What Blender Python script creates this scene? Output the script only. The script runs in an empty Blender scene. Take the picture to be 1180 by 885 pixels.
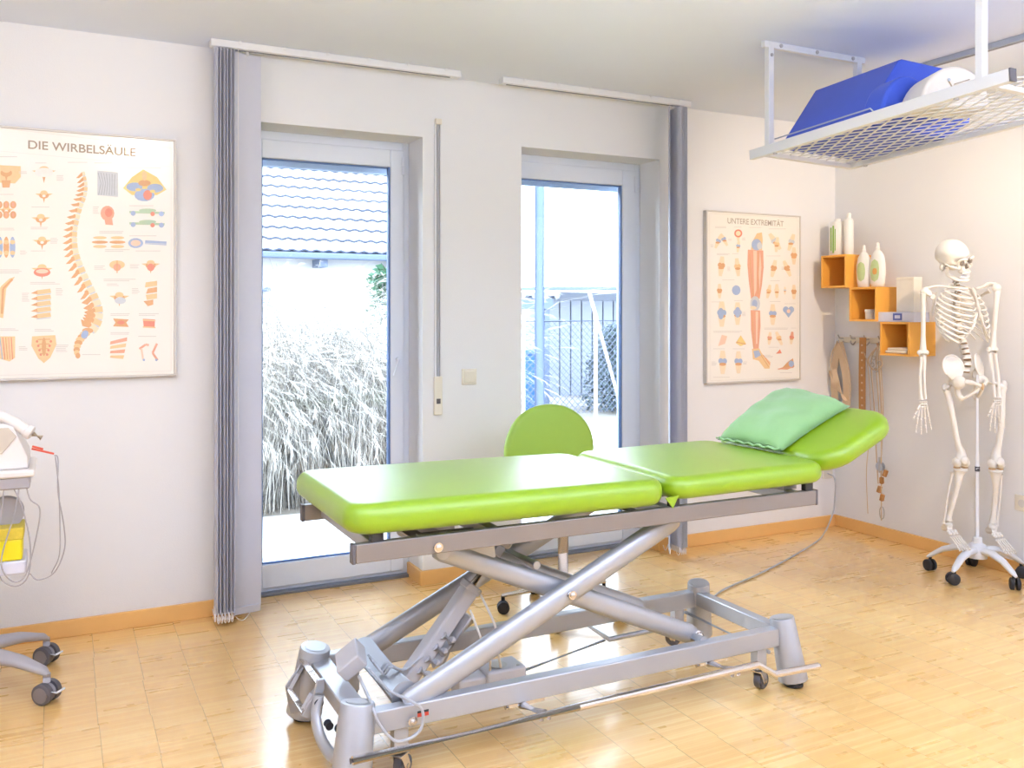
import bpy, bmesh, math, random
from mathutils import Vector, Matrix, Euler
random.seed(7)
C = bpy.context.scene.collection
PI = math.pi
R = math.radians
V = Vector

# ------------------------------------------------------------------ materials
def lin(c):
    return tuple(((x/255.0)/12.92 if x/255.0 <= 0.04045 else ((x/255.0+0.055)/1.055)**2.4) for x in c)

def mat(name, rgb, rough=0.5, metal=0.0, var=0.04, scale=30.0, bump=0.0, bscale=200.0, spec=0.5,
        coat=0.0, sheen=0.0, trans=0.0, sub=0.0):
    m = bpy.data.materials.new(name); m.use_nodes = True
    nt = m.node_tree; n = nt.nodes; l = nt.links
    b = n['Principled BSDF']
    tc = n.new('ShaderNodeTexCoord')
    nz = n.new('ShaderNodeTexNoise'); nz.inputs['Scale'].default_value = scale; nz.inputs['Detail'].default_value = 3
    l.new(tc.outputs['Object'], nz.inputs['Vector'])
    mx = n.new('ShaderNodeMix'); mx.data_type = 'RGBA'
    c = lin(rgb)
    mx.inputs['A'].default_value = (*[max(0, x*(1-var)) for x in c], 1)
    mx.inputs['B'].default_value = (*[min(1, x*(1+var)) for x in c], 1)
    l.new(nz.outputs['Fac'], mx.inputs['Factor']); l.new(mx.outputs['Result'], b.inputs['Base Color'])
    b.inputs['Roughness'].default_value = rough; b.inputs['Metallic'].default_value = metal
    b.inputs['Specular IOR Level'].default_value = spec
    b.inputs['Coat Weight'].default_value = coat; b.inputs['Coat Roughness'].default_value = .36
    b.inputs['Sheen Weight'].default_value = sheen
    if trans: b.inputs['Transmission Weight'].default_value = trans
    if sub:
        b.inputs['Subsurface Weight'].default_value = sub; b.inputs['Subsurface Radius'].default_value = (.02, .015, .01)
    if bump:
        bn = n.new('ShaderNodeTexNoise'); bn.inputs['Scale'].default_value = bscale; bn.inputs['Detail'].default_value = 4
        l.new(tc.outputs['Object'], bn.inputs['Vector'])
        bp = n.new('ShaderNodeBump'); bp.inputs['Strength'].default_value = bump; bp.inputs['Distance'].default_value = 0.002
        l.new(bn.outputs['Fac'], bp.inputs['Height']); l.new(bp.outputs['Normal'], b.inputs['Normal'])
    return m

M = {}
M['wall'] = mat('wall_paint', (236, 236, 238), .85, bump=.25, bscale=260, var=.01, scale=3)
M['ceiling'] = mat('ceiling_paint', (229, 236, 250), .9, var=.01, scale=3)
M['skirting'] = mat('beech_skirting', (234, 182, 110), .4, var=.06, scale=9)
M['pvc'] = mat('white_window_frame', (230, 236, 248), .3, var=.01)
M['gasket'] = mat('glazing_gasket', (92, 120, 168), .5)
M['shutter'] = mat('shutter_slat_grey', (176, 190, 206), .5)
M['alu'] = mat('anodised_aluminium', (186, 182, 180), .38, .55, var=.02)
M['sill'] = mat('threshold_metal', (128, 132, 142), .35, .6)
M['rail_white'] = mat('white_rail', (232, 232, 234), .4, var=.01)
M['groove'] = mat('rail_groove', (128, 128, 134), .6)
M['blind'] = mat('grey_lilac_blind_fabric', (222, 223, 234), .8, bump=.2, bscale=500, var=.02)
_m = M['blind']; _n = _m.node_tree.nodes; _l = _m.node_tree.links
_t = _n.new('ShaderNodeBsdfTranslucent'); _t.inputs[0].default_value = (*lin((214, 216, 228)), 1); _x = _n.new('ShaderNodeMixShader'); _x.inputs[0].default_value = .3
_l.new(_n['Principled BSDF'].outputs[0], _x.inputs[1]); _l.new(_t.outputs[0], _x.inputs[2]); _l.new(_x.outputs[0], _n['Material Output'].inputs[0])
M['blind_edge'] = mat('blind_fabric_shade', (172, 172, 184), .8, var=.02)
M['chain'] = mat('white_bead_chain', (236, 230, 230), .4)
M['cream'] = mat('cream_plastic', (232, 224, 208), .4, var=.01)
M['strap'] = mat('grey_strap', (168, 168, 172), .7)
M['lime'] = mat('lime_vinyl', (136, 170, 0), .45, coat=1.0, bump=.12, bscale=300, var=.02, scale=8, spec=.35)
M['lime_chair'] = mat('lime_stool_vinyl', (152, 184, 70), .5, bump=.1, bscale=300, var=.02)
M['mint'] = mat('mint_cotton', (146, 186, 126), .85, bump=.3, bscale=120, var=.04, sheen=.2)
M['steel'] = mat('silver_powder_coat', (178, 178, 182), .36, .45, var=.02, bump=.08, bscale=900)
M['steel_rail'] = mat('silver_rail', (138, 130, 126), .34, .35, var=.02)
M['chrome'] = mat('polished_steel', (214, 206, 200), .22, .9, var=.02)
M['actuator'] = mat('actuator_plastic', (196, 192, 194), .45, var=.02)
M['black'] = mat('black_rubber', (44, 42, 46), .6)
M['dark'] = mat('dark_grey_plastic', (92, 88, 92), .5)
M['grey_cable'] = mat('grey_cable', (178, 178, 182), .5)
M['red'] = mat('red_sticker', (200, 70, 50), .5)
M['white_metal'] = mat('white_powder_coat', (226, 226, 228), .4, var=.01)
M['galv'] = mat('galvanised_steel', (176, 184, 196), .4, .4)
M['blue'] = mat('royal_blue_cushion', (56, 88, 204), .7, bump=.3, bscale=350, var=.06, scale=12, sheen=.15)
M['offwhite'] = mat('offwhite_leatherette', (232, 224, 214), .55, var=.02)
M['seam'] = mat('beige_seam', (190, 168, 140), .7)
M['orange'] = mat('orange_beech_veneer', (242, 176, 78), .4, var=.06, scale=14)
M['bottle'] = mat('white_bottle_plastic', (244, 242, 238), .3, var=.01)
M['label'] = mat('green_bottle_label', (200, 218, 160), .5, var=.1, scale=60)
M['label2'] = mat('leaf_green_print', (150, 190, 90), .5, var=.2, scale=120)
M['orange_print'] = mat('orange_print', (226, 160, 80), .5)
M['blueprint'] = mat('blue_print', (90, 100, 170), .5)
M['paleblue'] = mat('pale_lilac_carton', (222, 222, 236), .5)
M['paper'] = mat('cream_paper_carton', (240, 232, 218), .8)
M['cloth'] = mat('cream_cloth', (234, 220, 200), .9, bump=.3)
M['canvas'] = mat('beige_canvas', (214, 186, 152), .85, bump=.3, bscale=300, var=.05)
M['leather'] = mat('tan_leather_strap', (176, 122, 66), .6, var=.12, scale=60)
M['hemp'] = mat('hemp_rope', (208, 184, 154), .9, var=.08)
M['bone'] = mat('ivory_bone_plastic', (240, 235, 228), .38, var=.05, scale=25)
M['cartilage'] = mat('tan_disc_plastic', (206, 170, 128), .5)
M['socket'] = mat('bone_hollow_shade', (150, 140, 130), .8)  # darkened bone: shade inside eye sockets and nose painted as colour
M['stand_white'] = mat('white_enamel', (232, 234, 240), .28, var=.01)
M['board'] = mat('poster_board', (246, 241, 233), .17, var=.005, spec=.6)
M['poster_rim'] = mat('poster_edge', (214, 208, 202), .35)
M['cart_white'] = mat('device_white', (236, 230, 226), .35, var=.01)
M['cart_beige'] = mat('device_beige', (204, 192, 176), .5)
M['cart_grey'] = mat('cart_grey_plastic', (170, 164, 166), .45)
M['yellow'] = mat('bright_yellow_tub', (236, 216, 24), .4)
M['yellow_label'] = mat('yellow_label', (216, 190, 60), .5, var=.2, scale=90)
M['redclip'] = mat('red_clip', (214, 86, 66), .4)
M['wheelgrey'] = mat('grey_wheel_disc', (130, 122, 122), .5)
# outside
M['paving'] = mat('pale_paving', (198, 196, 194), .8, var=.05, scale=5)
M['joint'] = mat('paving_joint', (150, 150, 152), .9)
M['gravel'] = mat('garden_soil', (150, 142, 130), .95, var=.15, scale=20)
M['grassA'] = mat('straw_grass_pale', (206, 198, 184), .8, var=.1)
M['grassB'] = mat('straw_grass_tan', (150, 142, 132), .8, var=.1)
M['grassC'] = mat('straw_grass_grey', (98, 96, 94), .8, var=.1)
M['leaf'] = mat('green_leaf', (52, 96, 66), .7, var=.2)
M['hedge'] = mat('hedge_leaf', (88, 100, 98), .8, var=.2)
M['render'] = mat('white_house_render', (222, 222, 222), .9, var=.02)
M['tile'] = mat('pale_roof_tile', (186, 186, 190), .7, var=.05, scale=6)
M['tile_edge_shade'] = mat('roof_tile_lip_shade', (84, 90, 106), .9)  # shadow line under each tile lip, put into the colour of the butts
M['gutter'] = mat('zinc_gutter', (98, 114, 142), .5)
M['wire'] = mat('fence_wire', (92, 102, 122), .5)
M['shed'] = mat('pale_wood_boards', (140, 146, 158), .8, var=.05)
M['bluebin'] = mat('blue_plastic_bin', (40, 96, 176), .5)
# poster inks
INK = {k: mat('ink_'+k, tuple(int(q*.80+244*.20) for q in v), .4, var=.06, scale=90, spec=.4) for k, v in dict(
    bone=(232, 190, 130), bone_dark=(214, 150, 92), bone_pale=(240, 214, 176), muscle=(224, 150, 116), muscle_pale=(240, 196, 166),
    blue=(150, 170, 206), grey=(196, 200, 206), red=(222, 120, 92), yellow=(234, 200, 110), green=(170, 196, 160),
    text=(206, 198, 190), title=(150, 128, 104), panel=(232, 228, 222), frame=(224, 216, 206), title_small=(170, 154, 138), hatch=(160, 164, 170)).items()}

def floor_mat():
    m = bpy.data.materials.new('industrial_parquet'); m.use_nodes = True
    nt = m.node_tree; n = nt.nodes; l = nt.links; b = n['Principled BSDF']
    def math_(op, a, bb=None, c=None):
        q = n.new('ShaderNodeMath'); q.operation = op
        for i, v in enumerate((a, bb, c)):
            if v is None: continue
            if isinstance(v, (int, float)): q.inputs[i].default_value = v
            else: l.new(v, q.inputs[i])
        return q.outputs[0]
    tc = n.new('ShaderNodeTexCoord'); sp = n.new('ShaderNodeSeparateXYZ'); l.new(tc.outputs['Object'], sp.inputs[0])
    x, y = sp.outputs['X'], sp.outputs['Y']
    # blocks of strips .16 wide; blocks .32 deep shifted a little sideways
    blk = math_('FLOOR', math_('DIVIDE', y, .32))
    wn0 = n.new('ShaderNodeTexWhiteNoise'); wn0.noise_dimensions = '1D'; l.new(blk, wn0.inputs['W'])
    jit = math_('MULTIPLY', wn0.outputs['Value'], .016)
    cx = math_('DIVIDE', math_('ADD', math_('ADD', x, jit), -.126+.158*20), .158)
    col = math_('FLOOR', cx); fx = math_('FRACT', cx)
    ry = math_('DIVIDE', y, .0125); row = math_('FLOOR', ry); fy = math_('FRACT', ry)
    cb = n.new('ShaderNodeCombineXYZ'); l.new(col, cb.inputs[0]); l.new(row, cb.inputs[1])
    wn = n.new('ShaderNodeTexWhiteNoise'); wn.noise_dimensions = '2D'; l.new(cb.outputs[0], wn.inputs['Vector'])
    cb2 = n.new('ShaderNodeCombineXYZ'); l.new(col, cb2.inputs[0]); l.new(blk, cb2.inputs[1])
    wn2 = n.new('ShaderNodeTexWhiteNoise'); wn2.noise_dimensions = '2D'; l.new(cb2.outputs[0], wn2.inputs['Vector'])
    nz = n.new('ShaderNodeTexNoise'); mp = n.new('ShaderNodeMapping'); mp.inputs['Scale'].default_value = (8, 120, 1)
    l.new(tc.outputs['Object'], mp.inputs[0]); l.new(mp.outputs[0], nz.inputs['Vector']); nz.inputs['Scale'].default_value = 1; nz.inputs['Detail'].default_value = 3
    t = math_('ADD', math_('ADD', math_('MULTIPLY', wn.outputs['Value'], .55), math_('MULTIPLY', wn2.outputs['Value'], .15)), math_('MULTIPLY', nz.outputs['Fac'], .3))
    rp = n.new('ShaderNodeValToRGB'); l.new(t, rp.inputs[0])
    e = rp.color_ramp.elements
    e[0].position = .15; e[0].color = (*lin((232, 182, 112)), 1)
    e[1].position = .85; e[1].color = (*lin((246, 208, 140)), 1)
    k = e.new(.35); k.color = (*lin((236, 186, 112)), 1)
    k = e.new(.65); k.color = (*lin((242, 198, 126)), 1)
    # seams
    sx = math_('LESS_THAN', fx, .016); sy = math_('LESS_THAN', fy, .06)
    s = math_('MAXIMUM', math_('MULTIPLY', sx, .55), math_('MULTIPLY', sy, .22))
    mx = n.new('ShaderNodeMix'); mx.data_type = 'RGBA'; l.new(s, mx.inputs['Factor']); l.new(rp.outputs[0], mx.inputs['A'])
    mx.inputs['B'].default_value = (*lin((120, 84, 48)), 1)
    l.new(mx.outputs['Result'], b.inputs['Base Color'])
    b.inputs['Roughness'].default_value = .24
    b.inputs['Specular IOR Level'].default_value = .9
    n2 = n.new('ShaderNodeTexNoise'); n2.inputs['Scale'].default_value = 6; l.new(tc.outputs['Object'], n2.inputs['Vector'])
    rr = math_('ADD', math_('MULTIPLY', n2.outputs['Fac'], .10), math_('ADD', math_('MULTIPLY', wn.outputs['Value'], .08), .22))
    l.new(rr, b.inputs['Roughness']); b.inputs['Coat Weight'].default_value = .5; b.inputs['Coat Roughness'].default_value = .12
    return m
M['floor'] = floor_mat()

def glass_mat():
    m = bpy.data.materials.new('window_glass'); m.use_nodes = True
    nt = m.node_tree; n = nt.nodes; l = nt.links
    n.remove(n['Principled BSDF'])
    tr = n.new('ShaderNodeBsdfTransparent'); tr.inputs[0].default_value = (.95, .975, 1, 1)
    gl = n.new('ShaderNodeBsdfGlossy'); gl.inputs['Roughness'].default_value = .02
    fr = n.new('ShaderNodeFresnel'); fr.inputs[0].default_value = 1.35
    mx = n.new('ShaderNodeMixShader'); l.new(fr.outputs[0], mx.inputs[0]); l.new(tr.outputs[0], mx.inputs[1]); l.new(gl.outputs[0], mx.inputs[2])
    l.new(mx.outputs[0], n['Material Output'].inputs[0])
    return m
M['glass'] = glass_mat()

# ------------------------------------------------------------------ mesh helpers
def frame_from(d):
    d = V(d).normalized()
    up = V((0, 0, 1)) if abs(d.z) < .95 else V((0, 1, 0))
    a = d.cross(up).normalized(); b = a.cross(d).normalized()
    return a, b

class MB:
    def __init__(s):
        s.v = []; s.f = []; s.mi = []; s.cur = 0
    def m(s, i): s.cur = i; return s
    def add(s, vs, fs):
        o = len(s.v); s.v += [tuple(x) for x in vs]
        for f in fs: s.f.append(tuple(i+o for i in f)); s.mi.append(s.cur)
        return s
    def box(s, c, d, rot=None):
        c = V(c); hx, hy, hz = d[0]/2, d[1]/2, d[2]/2
        vs = [V((x, y, z)) for z in (-hz, hz) for y in (-hy, hy) for x in (-hx, hx)]
        if rot is not None:
            mm = rot if isinstance(rot, Matrix) else Euler(rot).to_matrix()
            vs = [mm @ v for v in vs]
        return s.add([c+v for v in vs], [(0, 2, 3, 1), (4, 5, 7, 6), (0, 1, 5, 4), (2, 6, 7, 3), (0, 4, 6, 2), (1, 3, 7, 5)])
    def bb(s, x0, x1, y0, y1, z0, z1):
        return s.box(((x0+x1)/2, (y0+y1)/2, (z0+z1)/2), (abs(x1-x0), abs(y1-y0), abs(z1-z0)))
    def bar(s, p, q, w, h, up=(0, 0, 1)):
        # rectangular bar from p to q: w sideways, h along 'up'
        p, q = V(p), V(q); d = (q-p).normalized(); u = V(up); u = (u-d*u.dot(d)).normalized(); a = d.cross(u)
        vs = []
        for c in (p, q):
            for i, j in ((-1, -1), (1, -1), (1, 1), (-1, 1)): vs.append(c+a*(i*w/2)+u*(j*h/2))
        return s.add(vs, [(0, 3, 2, 1), (4, 5, 6, 7), (0, 1, 5, 4), (1, 2, 6, 5), (2, 3, 7, 6), (3, 0, 4, 7)])
    def tube(s, pts, r, n=12, caps=True, closed=False, sq=1.0, up=None):
        pts = [V(p) for p in pts]; N = len(pts)
        rs = r if isinstance(r, (list, tuple)) else [r]*N
        vs = []; fs = []
        prev = None
        for i, p in enumerate(pts):
            if closed: d = pts[(i+1) % N]-pts[i-1]
            else: d = pts[min(i+1, N-1)]-pts[max(i-1, 0)]
            if d.length < 1e-9: d = V((0, 0, 1))
            d.normalize()
            if prev is None:
                if up is not None:
                    b = V(up); b = (b-d*b.dot(d)).normalized(); a = b.cross(d)
                else: a, b = frame_from(d)
            else:
                a = prev-d*prev.dot(d)
                if a.length < 1e-6: a, _ = frame_from(d)
                a.normalize(); b = d.cross(a)
            prev = a
            rr = rs[i]
            for k in range(n):
                t = 2*PI*k/n
                vs.append(p+a*(math.cos(t)*rr)+b*(math.sin(t)*rr*sq))
        for i in range(N-1 if not closed else N):
            j = (i+1) % N
            for k in range(n):
                k2 = (k+1) % n
                fs.append((i*n+k, i*n+k2, j*n+k2, j*n+k))
        if caps and not closed:
            fs.append(tuple(range(n-1, -1, -1))); fs.append(tuple((N-1)*n+k for k in range(n)))
        return s.add(vs, fs)
    def cyl(s, p, q, r0, r1=None, n=20): return s.tube([p, q], [r0, r0 if r1 is None else r1], n)
    def lathe(s, prof, c=(0, 0, 0), axis=(0, 0, 1), n=24, sx=1, sy=1):
        c = V(c); ax = V(axis).normalized(); a, b = frame_from(ax)
        if abs(ax.z) > .99: a, b = V((1, 0, 0)), V((0, 1, 0))
        vs = []; fs = []
        for r, z in prof:
            for k in range(n):
                t = 2*PI*k/n
                vs.append(c+ax*z+a*(math.cos(t)*r*sx)+b*(math.sin(t)*r*sy))
        for i in range(len(prof)-1):
            for k in range(n):
                k2 = (k+1) % n; fs.append((i*n+k, i*n+k2, (i+1)*n+k2, (i+1)*n+k))
        fs.append(tuple(range(n-1, -1, -1))); fs.append(tuple((len(prof)-1)*n+k for k in range(n)))
        return s.add(vs, fs)
    def ell(s, c, r, n=16, m=10, rot=None):
        c = V(c); vs = []; fs = []
        mm = None if rot is None else (rot if isinstance(rot, Matrix) else Euler(rot).to_matrix())
        for i in range(1, m):
            ph = PI*i/m
            for k in range(n):
                t = 2*PI*k/n
                v = V((r[0]*math.sin(ph)*math.cos(t), r[1]*math.sin(ph)*math.sin(t), r[2]*math.cos(ph)))
                vs.append(c+(mm @ v if mm else v))
        top = V((0, 0, r[2])); bot = V((0, 0, -r[2]))
        vs.append(c+(mm @ top if mm else top)); vs.append(c+(mm @ bot if mm else bot))
        T, B = len(vs)-2, len(vs)-1
        for i in range(m-2):
            for k in range(n):
                k2 = (k+1) % n; fs.append((i*n+k, (i+1)*n+k, (i+1)*n+k2, i*n+k2))
        for k in range(n):
            k2 = (k+1) % n; fs.append((T, k, k2)); fs.append((B, (m-2)*n+k2, (m-2)*n+k))
        return s.add(vs, fs)
    def prism(s, poly, f0, f1):
        # poly: list of 2D points, f0/f1 functions mapping (u,v) to 3D for both caps
        a = [f0(*p) for p in poly]; b = [f1(*p) for p in poly]; n = len(poly)
        fs = [tuple(range(n-1, -1, -1)), tuple(range(n, 2*n))]
        for i in range(n):
            j = (i+1) % n; fs.append((i, j, n+j, n+i))
        return s.add(a+b, fs)
    def build(s, name, mats, parent=None, bevel=0, seg=2, ang=35, sub=0, smooth=True, kind=None, label=None):
        if not isinstance(mats, (list, tuple)): mats = [mats]
        me = bpy.data.meshes.new(name)
        org = V((0, 0, 0))
        rt = parent
        while rt is not None and rt.parent is not None: rt = rt.parent
        if rt is not None and not rt.get('_local'): org = rt.location
        me.from_pydata([tuple(V(v)-org) for v in s.v], [], s.f)
        for k in mats: me.materials.append(k)
        for p, i in zip(me.polygons, s.mi): p.material_index = i
        bm = bmesh.new(); bm.from_mesh(me)
        bmesh.ops.recalc_face_normals(bm, faces=bm.faces)
        if smooth:
            for f in bm.faces: f.smooth = True
            for e in bm.edges:
                if len(e.link_faces) == 2:
                    try: e.smooth = e.calc_face_angle() < R(ang)
                    except ValueError: pass
        bm.to_mesh(me); bm.free()
        o = bpy.data.objects.new(name, me); C.objects.link(o)
        if parent is not None: o.parent = parent
        if bevel:
            b = o.modifiers.new('bevel', 'BEVEL'); b.width = bevel; b.segments = seg; b.limit_method = 'ANGLE'; b.angle_limit = R(40)
            b.harden_normals = False
        if sub:
            b = o.modifiers.new('sub', 'SUBSURF'); b.levels = sub; b.render_levels = sub
        if kind: o['kind'] = kind
        if label: o['label'] = label
        return o

def build_pieces(mb, name, mats, parent=None, **kw):
    # one object per connected piece
    par = list(range(len(mb.v)))
    def find(i):
        while par[i] != i: par[i] = par[par[i]]; i = par[i]
        return i
    for f in mb.f:
        r0 = find(f[0])
        for i in f[1:]: par[find(i)] = r0
    groups = {}
    for f, mi in zip(mb.f, mb.mi): groups.setdefault(find(f[0]), []).append((f, mi))
    out = []
    for g in groups.values():
        q = MB(); mp = {}
        for f, mi in g:
            for i in f:
                if i not in mp: mp[i] = len(q.v); q.v.append(mb.v[i])
            q.f.append(tuple(mp[i] for i in f)); q.mi.append(mi)
        out.append(q.build(name, mats, parent, **kw))
    return out
MB.split = build_pieces

def tag(o, label=None, cat=None, group=None, kind=None):
    if label: o['label'] = label
    if cat: o['category'] = cat
    if group: o['group'] = group
    if kind: o['kind'] = kind
    return o

def thing(name, label, cat, loc=(0, 0, 0), rz=0, group=None, local=False):
    o = bpy.data.objects.new(name, None); C.objects.link(o)
    o.location = loc; o.rotation_euler = (0, 0, rz); o.empty_display_size = .1
    if local or rz: o['_local'] = 1
    return tag(o, label, cat, group)

def struct(o): o['kind'] = 'structure'; return o

def copy_tree(o, parent=None):
    kids = [c for c in bpy.data.objects if c.parent == o]
    c = o.copy(); C.objects.link(c); c.parent = parent
    for k in kids: copy_tree(k, c)
    return c

def spline(pts, k=8):
    # Catmull-Rom through points
    pts = [V(p) for p in pts]; out = []
    P = [2*pts[0]-pts[1]]+pts+[2*pts[-1]-pts[-2]]
    for i in range(1, len(P)-2):
        p0, p1, p2, p3 = P[i-1:i+3]
        for j in range(k):
            t = j/k
            out.append(.5*((2*p1)+(-p0+p2)*t+(2*p0-5*p1+4*p2-p3)*t*t+(-p0+3*p1-3*p2+p3)*t**3))
    out.append(pts[-1]); return out

def text_mesh(body, size, name, material, fn, parent, width=None, bold=0.0):
    cu = bpy.data.curves.new(name, 'FONT'); cu.body = body; cu.size = size; cu.offset = bold
    cu.align_x = 'CENTER'; cu.align_y = 'CENTER'
    to = bpy.data.objects.new('tmp_text', cu); C.objects.link(to)
    dg = bpy.context.evaluated_depsgraph_get(); me = bpy.data.meshes.new_from_object(to.evaluated_get(dg))
    bpy.data.objects.remove(to)
    xs = [v.co.x for v in me.vertices]; k = 1 if width is None else width/(max(xs)-min(xs))
    mid = (max(xs)+min(xs))/2
    mb = MB(); mb.add([fn((v.co.x-mid)*k, v.co.y) for v in me.vertices], [tuple(p.vertices) for p in me.polygons])
    return mb.build(name, material, parent, smooth=False)

# ------------------------------------------------------------------ camera (level, view shifted down)
F, TH, H, HY = 1038.0, R(26.75), 1.331, 361.0
S_, C_ = math.sin(TH), math.cos(TH)
cam = bpy.data.cameras.new('camera'); co = bpy.data.objects.new('camera', cam); C.objects.link(co)
cam.sensor_width = 36; cam.sensor_fit = 'HORIZONTAL'; cam.lens = F/1180*36
cam.shift_y = -(442.5-HY)/1180; cam.clip_start = .05; cam.clip_end = 200
co.location = (0, 0, H); co.rotation_euler = (PI/2, 0, -TH)
bpy.context.scene.camera = co

def ray(x, y):
    a = (x-590)/F; return V((a*C_+S_, -a*S_+C_, (HY-y)/F))
def onY(x, y, Y): r = ray(x, y); return V((0, 0, H))+r*(Y/r.y)
def onX(x, y, X): r = ray(x, y); return V((0, 0, H))+r*(X/r.x)

# ------------------------------------------------------------------ the room
WY, WX, HC = 4.14, 4.36, 2.50       # back wall, right wall, ceiling
XL, YF = -1.3, -2.3
LX0, LX1, LT = .745, 1.596, 2.195    # left door opening
RX0, RX1, RT = 2.142, 3.014, 2.193   # right door opening
YO = 4.50
struct(MB().bb(XL-.2, WX+.2, YF-.2, YO, -.12, 0).build('floor', M['floor'], smooth=False))
struct(MB().bb(XL-.2, WX+.2, YF-.2, YO, HC, HC+.2).build('ceiling', M['ceiling'], smooth=False))
w = MB()
w.bb(XL, LX0, WY, YO, 0, HC).bb(LX0, LX1, WY, YO, LT, HC).bb(LX1, RX0, WY, YO, 0, HC).bb(RX0, RX1, WY, YO, RT, HC).bb(RX1, WX, WY, YO, 0, HC)
struct(w.build('wall_back', M['wall'], smooth=False))
struct(MB().bb(WX, WX+.2, YF-.2, YO, 0, HC).build('wall_right', M['wall'], smooth=False))
struct(MB().bb(XL-.2, XL, YF-.2, YO, 0, HC).build('wall_left', M['wall'], smooth=False))
struct(MB().bb(XL, WX, YF-.2, YF, 0, HC).build('wall_front', M['wall'], smooth=False))
bs = .016
def base(name, *boxes):
    m = MB()
    for b in boxes: m.bb(*b)
    struct(m.build(name, M['skirting'], bevel=.002))
BH = .07
base('baseboard_left', (XL, LX0+.0, WY-bs, WY, 0, BH))
base('baseboard_middle', (LX1-bs, RX0+bs, WY-bs, WY, 0, BH), (LX1-bs, LX1, WY, 4.32, 0, BH), (RX0, RX0+bs, WY, 4.32, 0, BH))
base('baseboard_back', (RX1-bs, WX-bs, WY-bs, WY, 0, BH), (RX1-bs, RX1, WY, 4.32, 0, BH))
base('baseboard_right', (WX-bs, WX, YF, WY, 0, BH))

def glazed_door(name, x0, x1, top, gx0, gx1, gz0, gz1):
    y0 = 4.32; y1 = 4.39
    f = MB(); fw = .035
    f.bb(x0, x0+fw, y0+.012, y1, .012, top).bb(x1-fw, x1, y0+.012, y1, .012, top).bb(x0+fw, x1-fw, y0+.012, y1, top-fw-.01, top).bb(x0+fw, x1-fw, y0+.012, y1, .012, .035)
    o = struct(f.build(name, M['pvc'], bevel=.003))
    l = MB(); lx0, lx1, lz0, lz1 = x0+fw-.004, x1-fw+.004, .03, top-fw-.006
    l.bb(lx0, gx0, y0, y1-.01, lz0, lz1).bb(gx1, lx1, y0, y1-.01, lz0, lz1).bb(gx0, gx1, y0, y1-.01, gz1, lz1).bb(gx0, gx1, y0, y1-.01, lz0, gz0)
    l.build('door_leaf', M['pvc'], o, bevel=.004)
    g = MB(); t = .007; yg0, yg1 = 4.337, 4.352
    g.bb(gx0, gx0+t, yg0, yg1, gz0, gz1).bb(gx1-t*1.4, gx1, yg0-.01, yg1, gz0, gz1).bb(gx0, gx1, yg0, yg1, gz1-t, gz1).bb(gx0, gx1, yg0, yg1, gz0, gz0+t)
    g.build('gasket', M['gasket'], o)
    MB().bb(gx0+.003, gx1-.003, 4.346, 4.349, gz0+.003, gz1-.003).build('glass_pane', M['glass'], o, smooth=False)
    MB().bb(x0, x1, y0-.03, y0+.02, 0, .014).build('threshold', M['sill'], o, bevel=.002)
    h = MB()
    for z in (.22, top-.12): h.cyl((x1-fw-.004, y0-.008, z-.045), (x1-fw-.004, y0-.008, z+.045), .008, n=10)
    h.split('hinge', M['pvc'], o)
    s = MB(); s.bb(x0+.02, x1-.02, 4.44, 4.455, gz1-.02, top+.02)
    for k in range(2): s.bb(x0+.02, x1-.02, 4.435, 4.44, gz1-.02+.04*k+.004, gz1-.02+.04*k+.034)
    s.build('roller_shutter', M['shutter'], o)
    return o
d1 = glazed_door('door_1', LX0, LX1, LT, .858, 1.494, .142, 2.066)
d2 = glazed_door('door_2', RX0, RX1, RT, 2.215, 2.886, .142, 2.062)
MB().cyl((1.530, 4.318, 1.10), (1.530, 4.295, 1.10), .011).tube([(1.530, 4.297, 1.10), (1.518, 4.29, 1.07), (1.500, 4.288, 1.02)], [.005, .005, .004], 8).build('latch_lever', M['pvc'], d1)

# shutter strap and its winder beside the left door
t = thing('shutter_strap', 'narrow grey roller shutter strap running down the pillar into its cream winder box', 'shutter strap', (1.674, WY, .8))
MB().bb(1.667, 1.681, WY-.010, WY-.007, .93, 2.27).build('strap', M['strap'], t)
MB().bb(1.656, 1.664, WY-.012, WY, .97, 2.27).bb(1.684, 1.692, WY-.012, WY, .97, 2.27).split('guide', M['rail_white'], t, bevel=.001)
MB().bb(1.658, 1.692, WY-.018, WY, 2.262, 2.29).build('guide_cap', M['cream'], t, bevel=.003)
MB().bb(1.652, 1.696, WY-.014, WY, .83, 1.02).build('winder_box', M['cream'], t, bevel=.004)
MB().bb(1.664, 1.684, WY-.017, WY-.010, .885, .91).build('slot', M['dark'], t)
t = thing('light_switch', 'square cream rocker light switch on the pillar between the doors', 'light switch', (1.843, WY, 1.013))
MB().bb(1.803, 1.883, WY-.010, WY, .973, 1.053).build('plate', M['cream'], t, bevel=.003)
MB().bb(1.814, 1.872, WY-.015, WY-.008, .984, 1.042).build('rocker', M['cream'], t, bevel=.003)
t = thing('wall_socket', 'cream wall socket low on the right wall behind the skeleton', 'socket', (WX, 2.91, .369))
MB().bb(WX-.010, WX, 2.865, 2.945, .33, .41).build('plate', M['cream'], t, bevel=.003)
MB().cyl((WX-.013, 2.905, .37), (WX-.009, 2.905, .37), .02).build('socket_hole', M['poster_rim'], t)
t = thing('wall_socket', 'cream wall socket low on the back wall near the room corner', 'socket', (4.29, WY, .34))
MB().bb(4.25, 4.33, WY-.010, WY, .30, .38).build('plate', M['cream'], t, bevel=.003)

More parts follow.
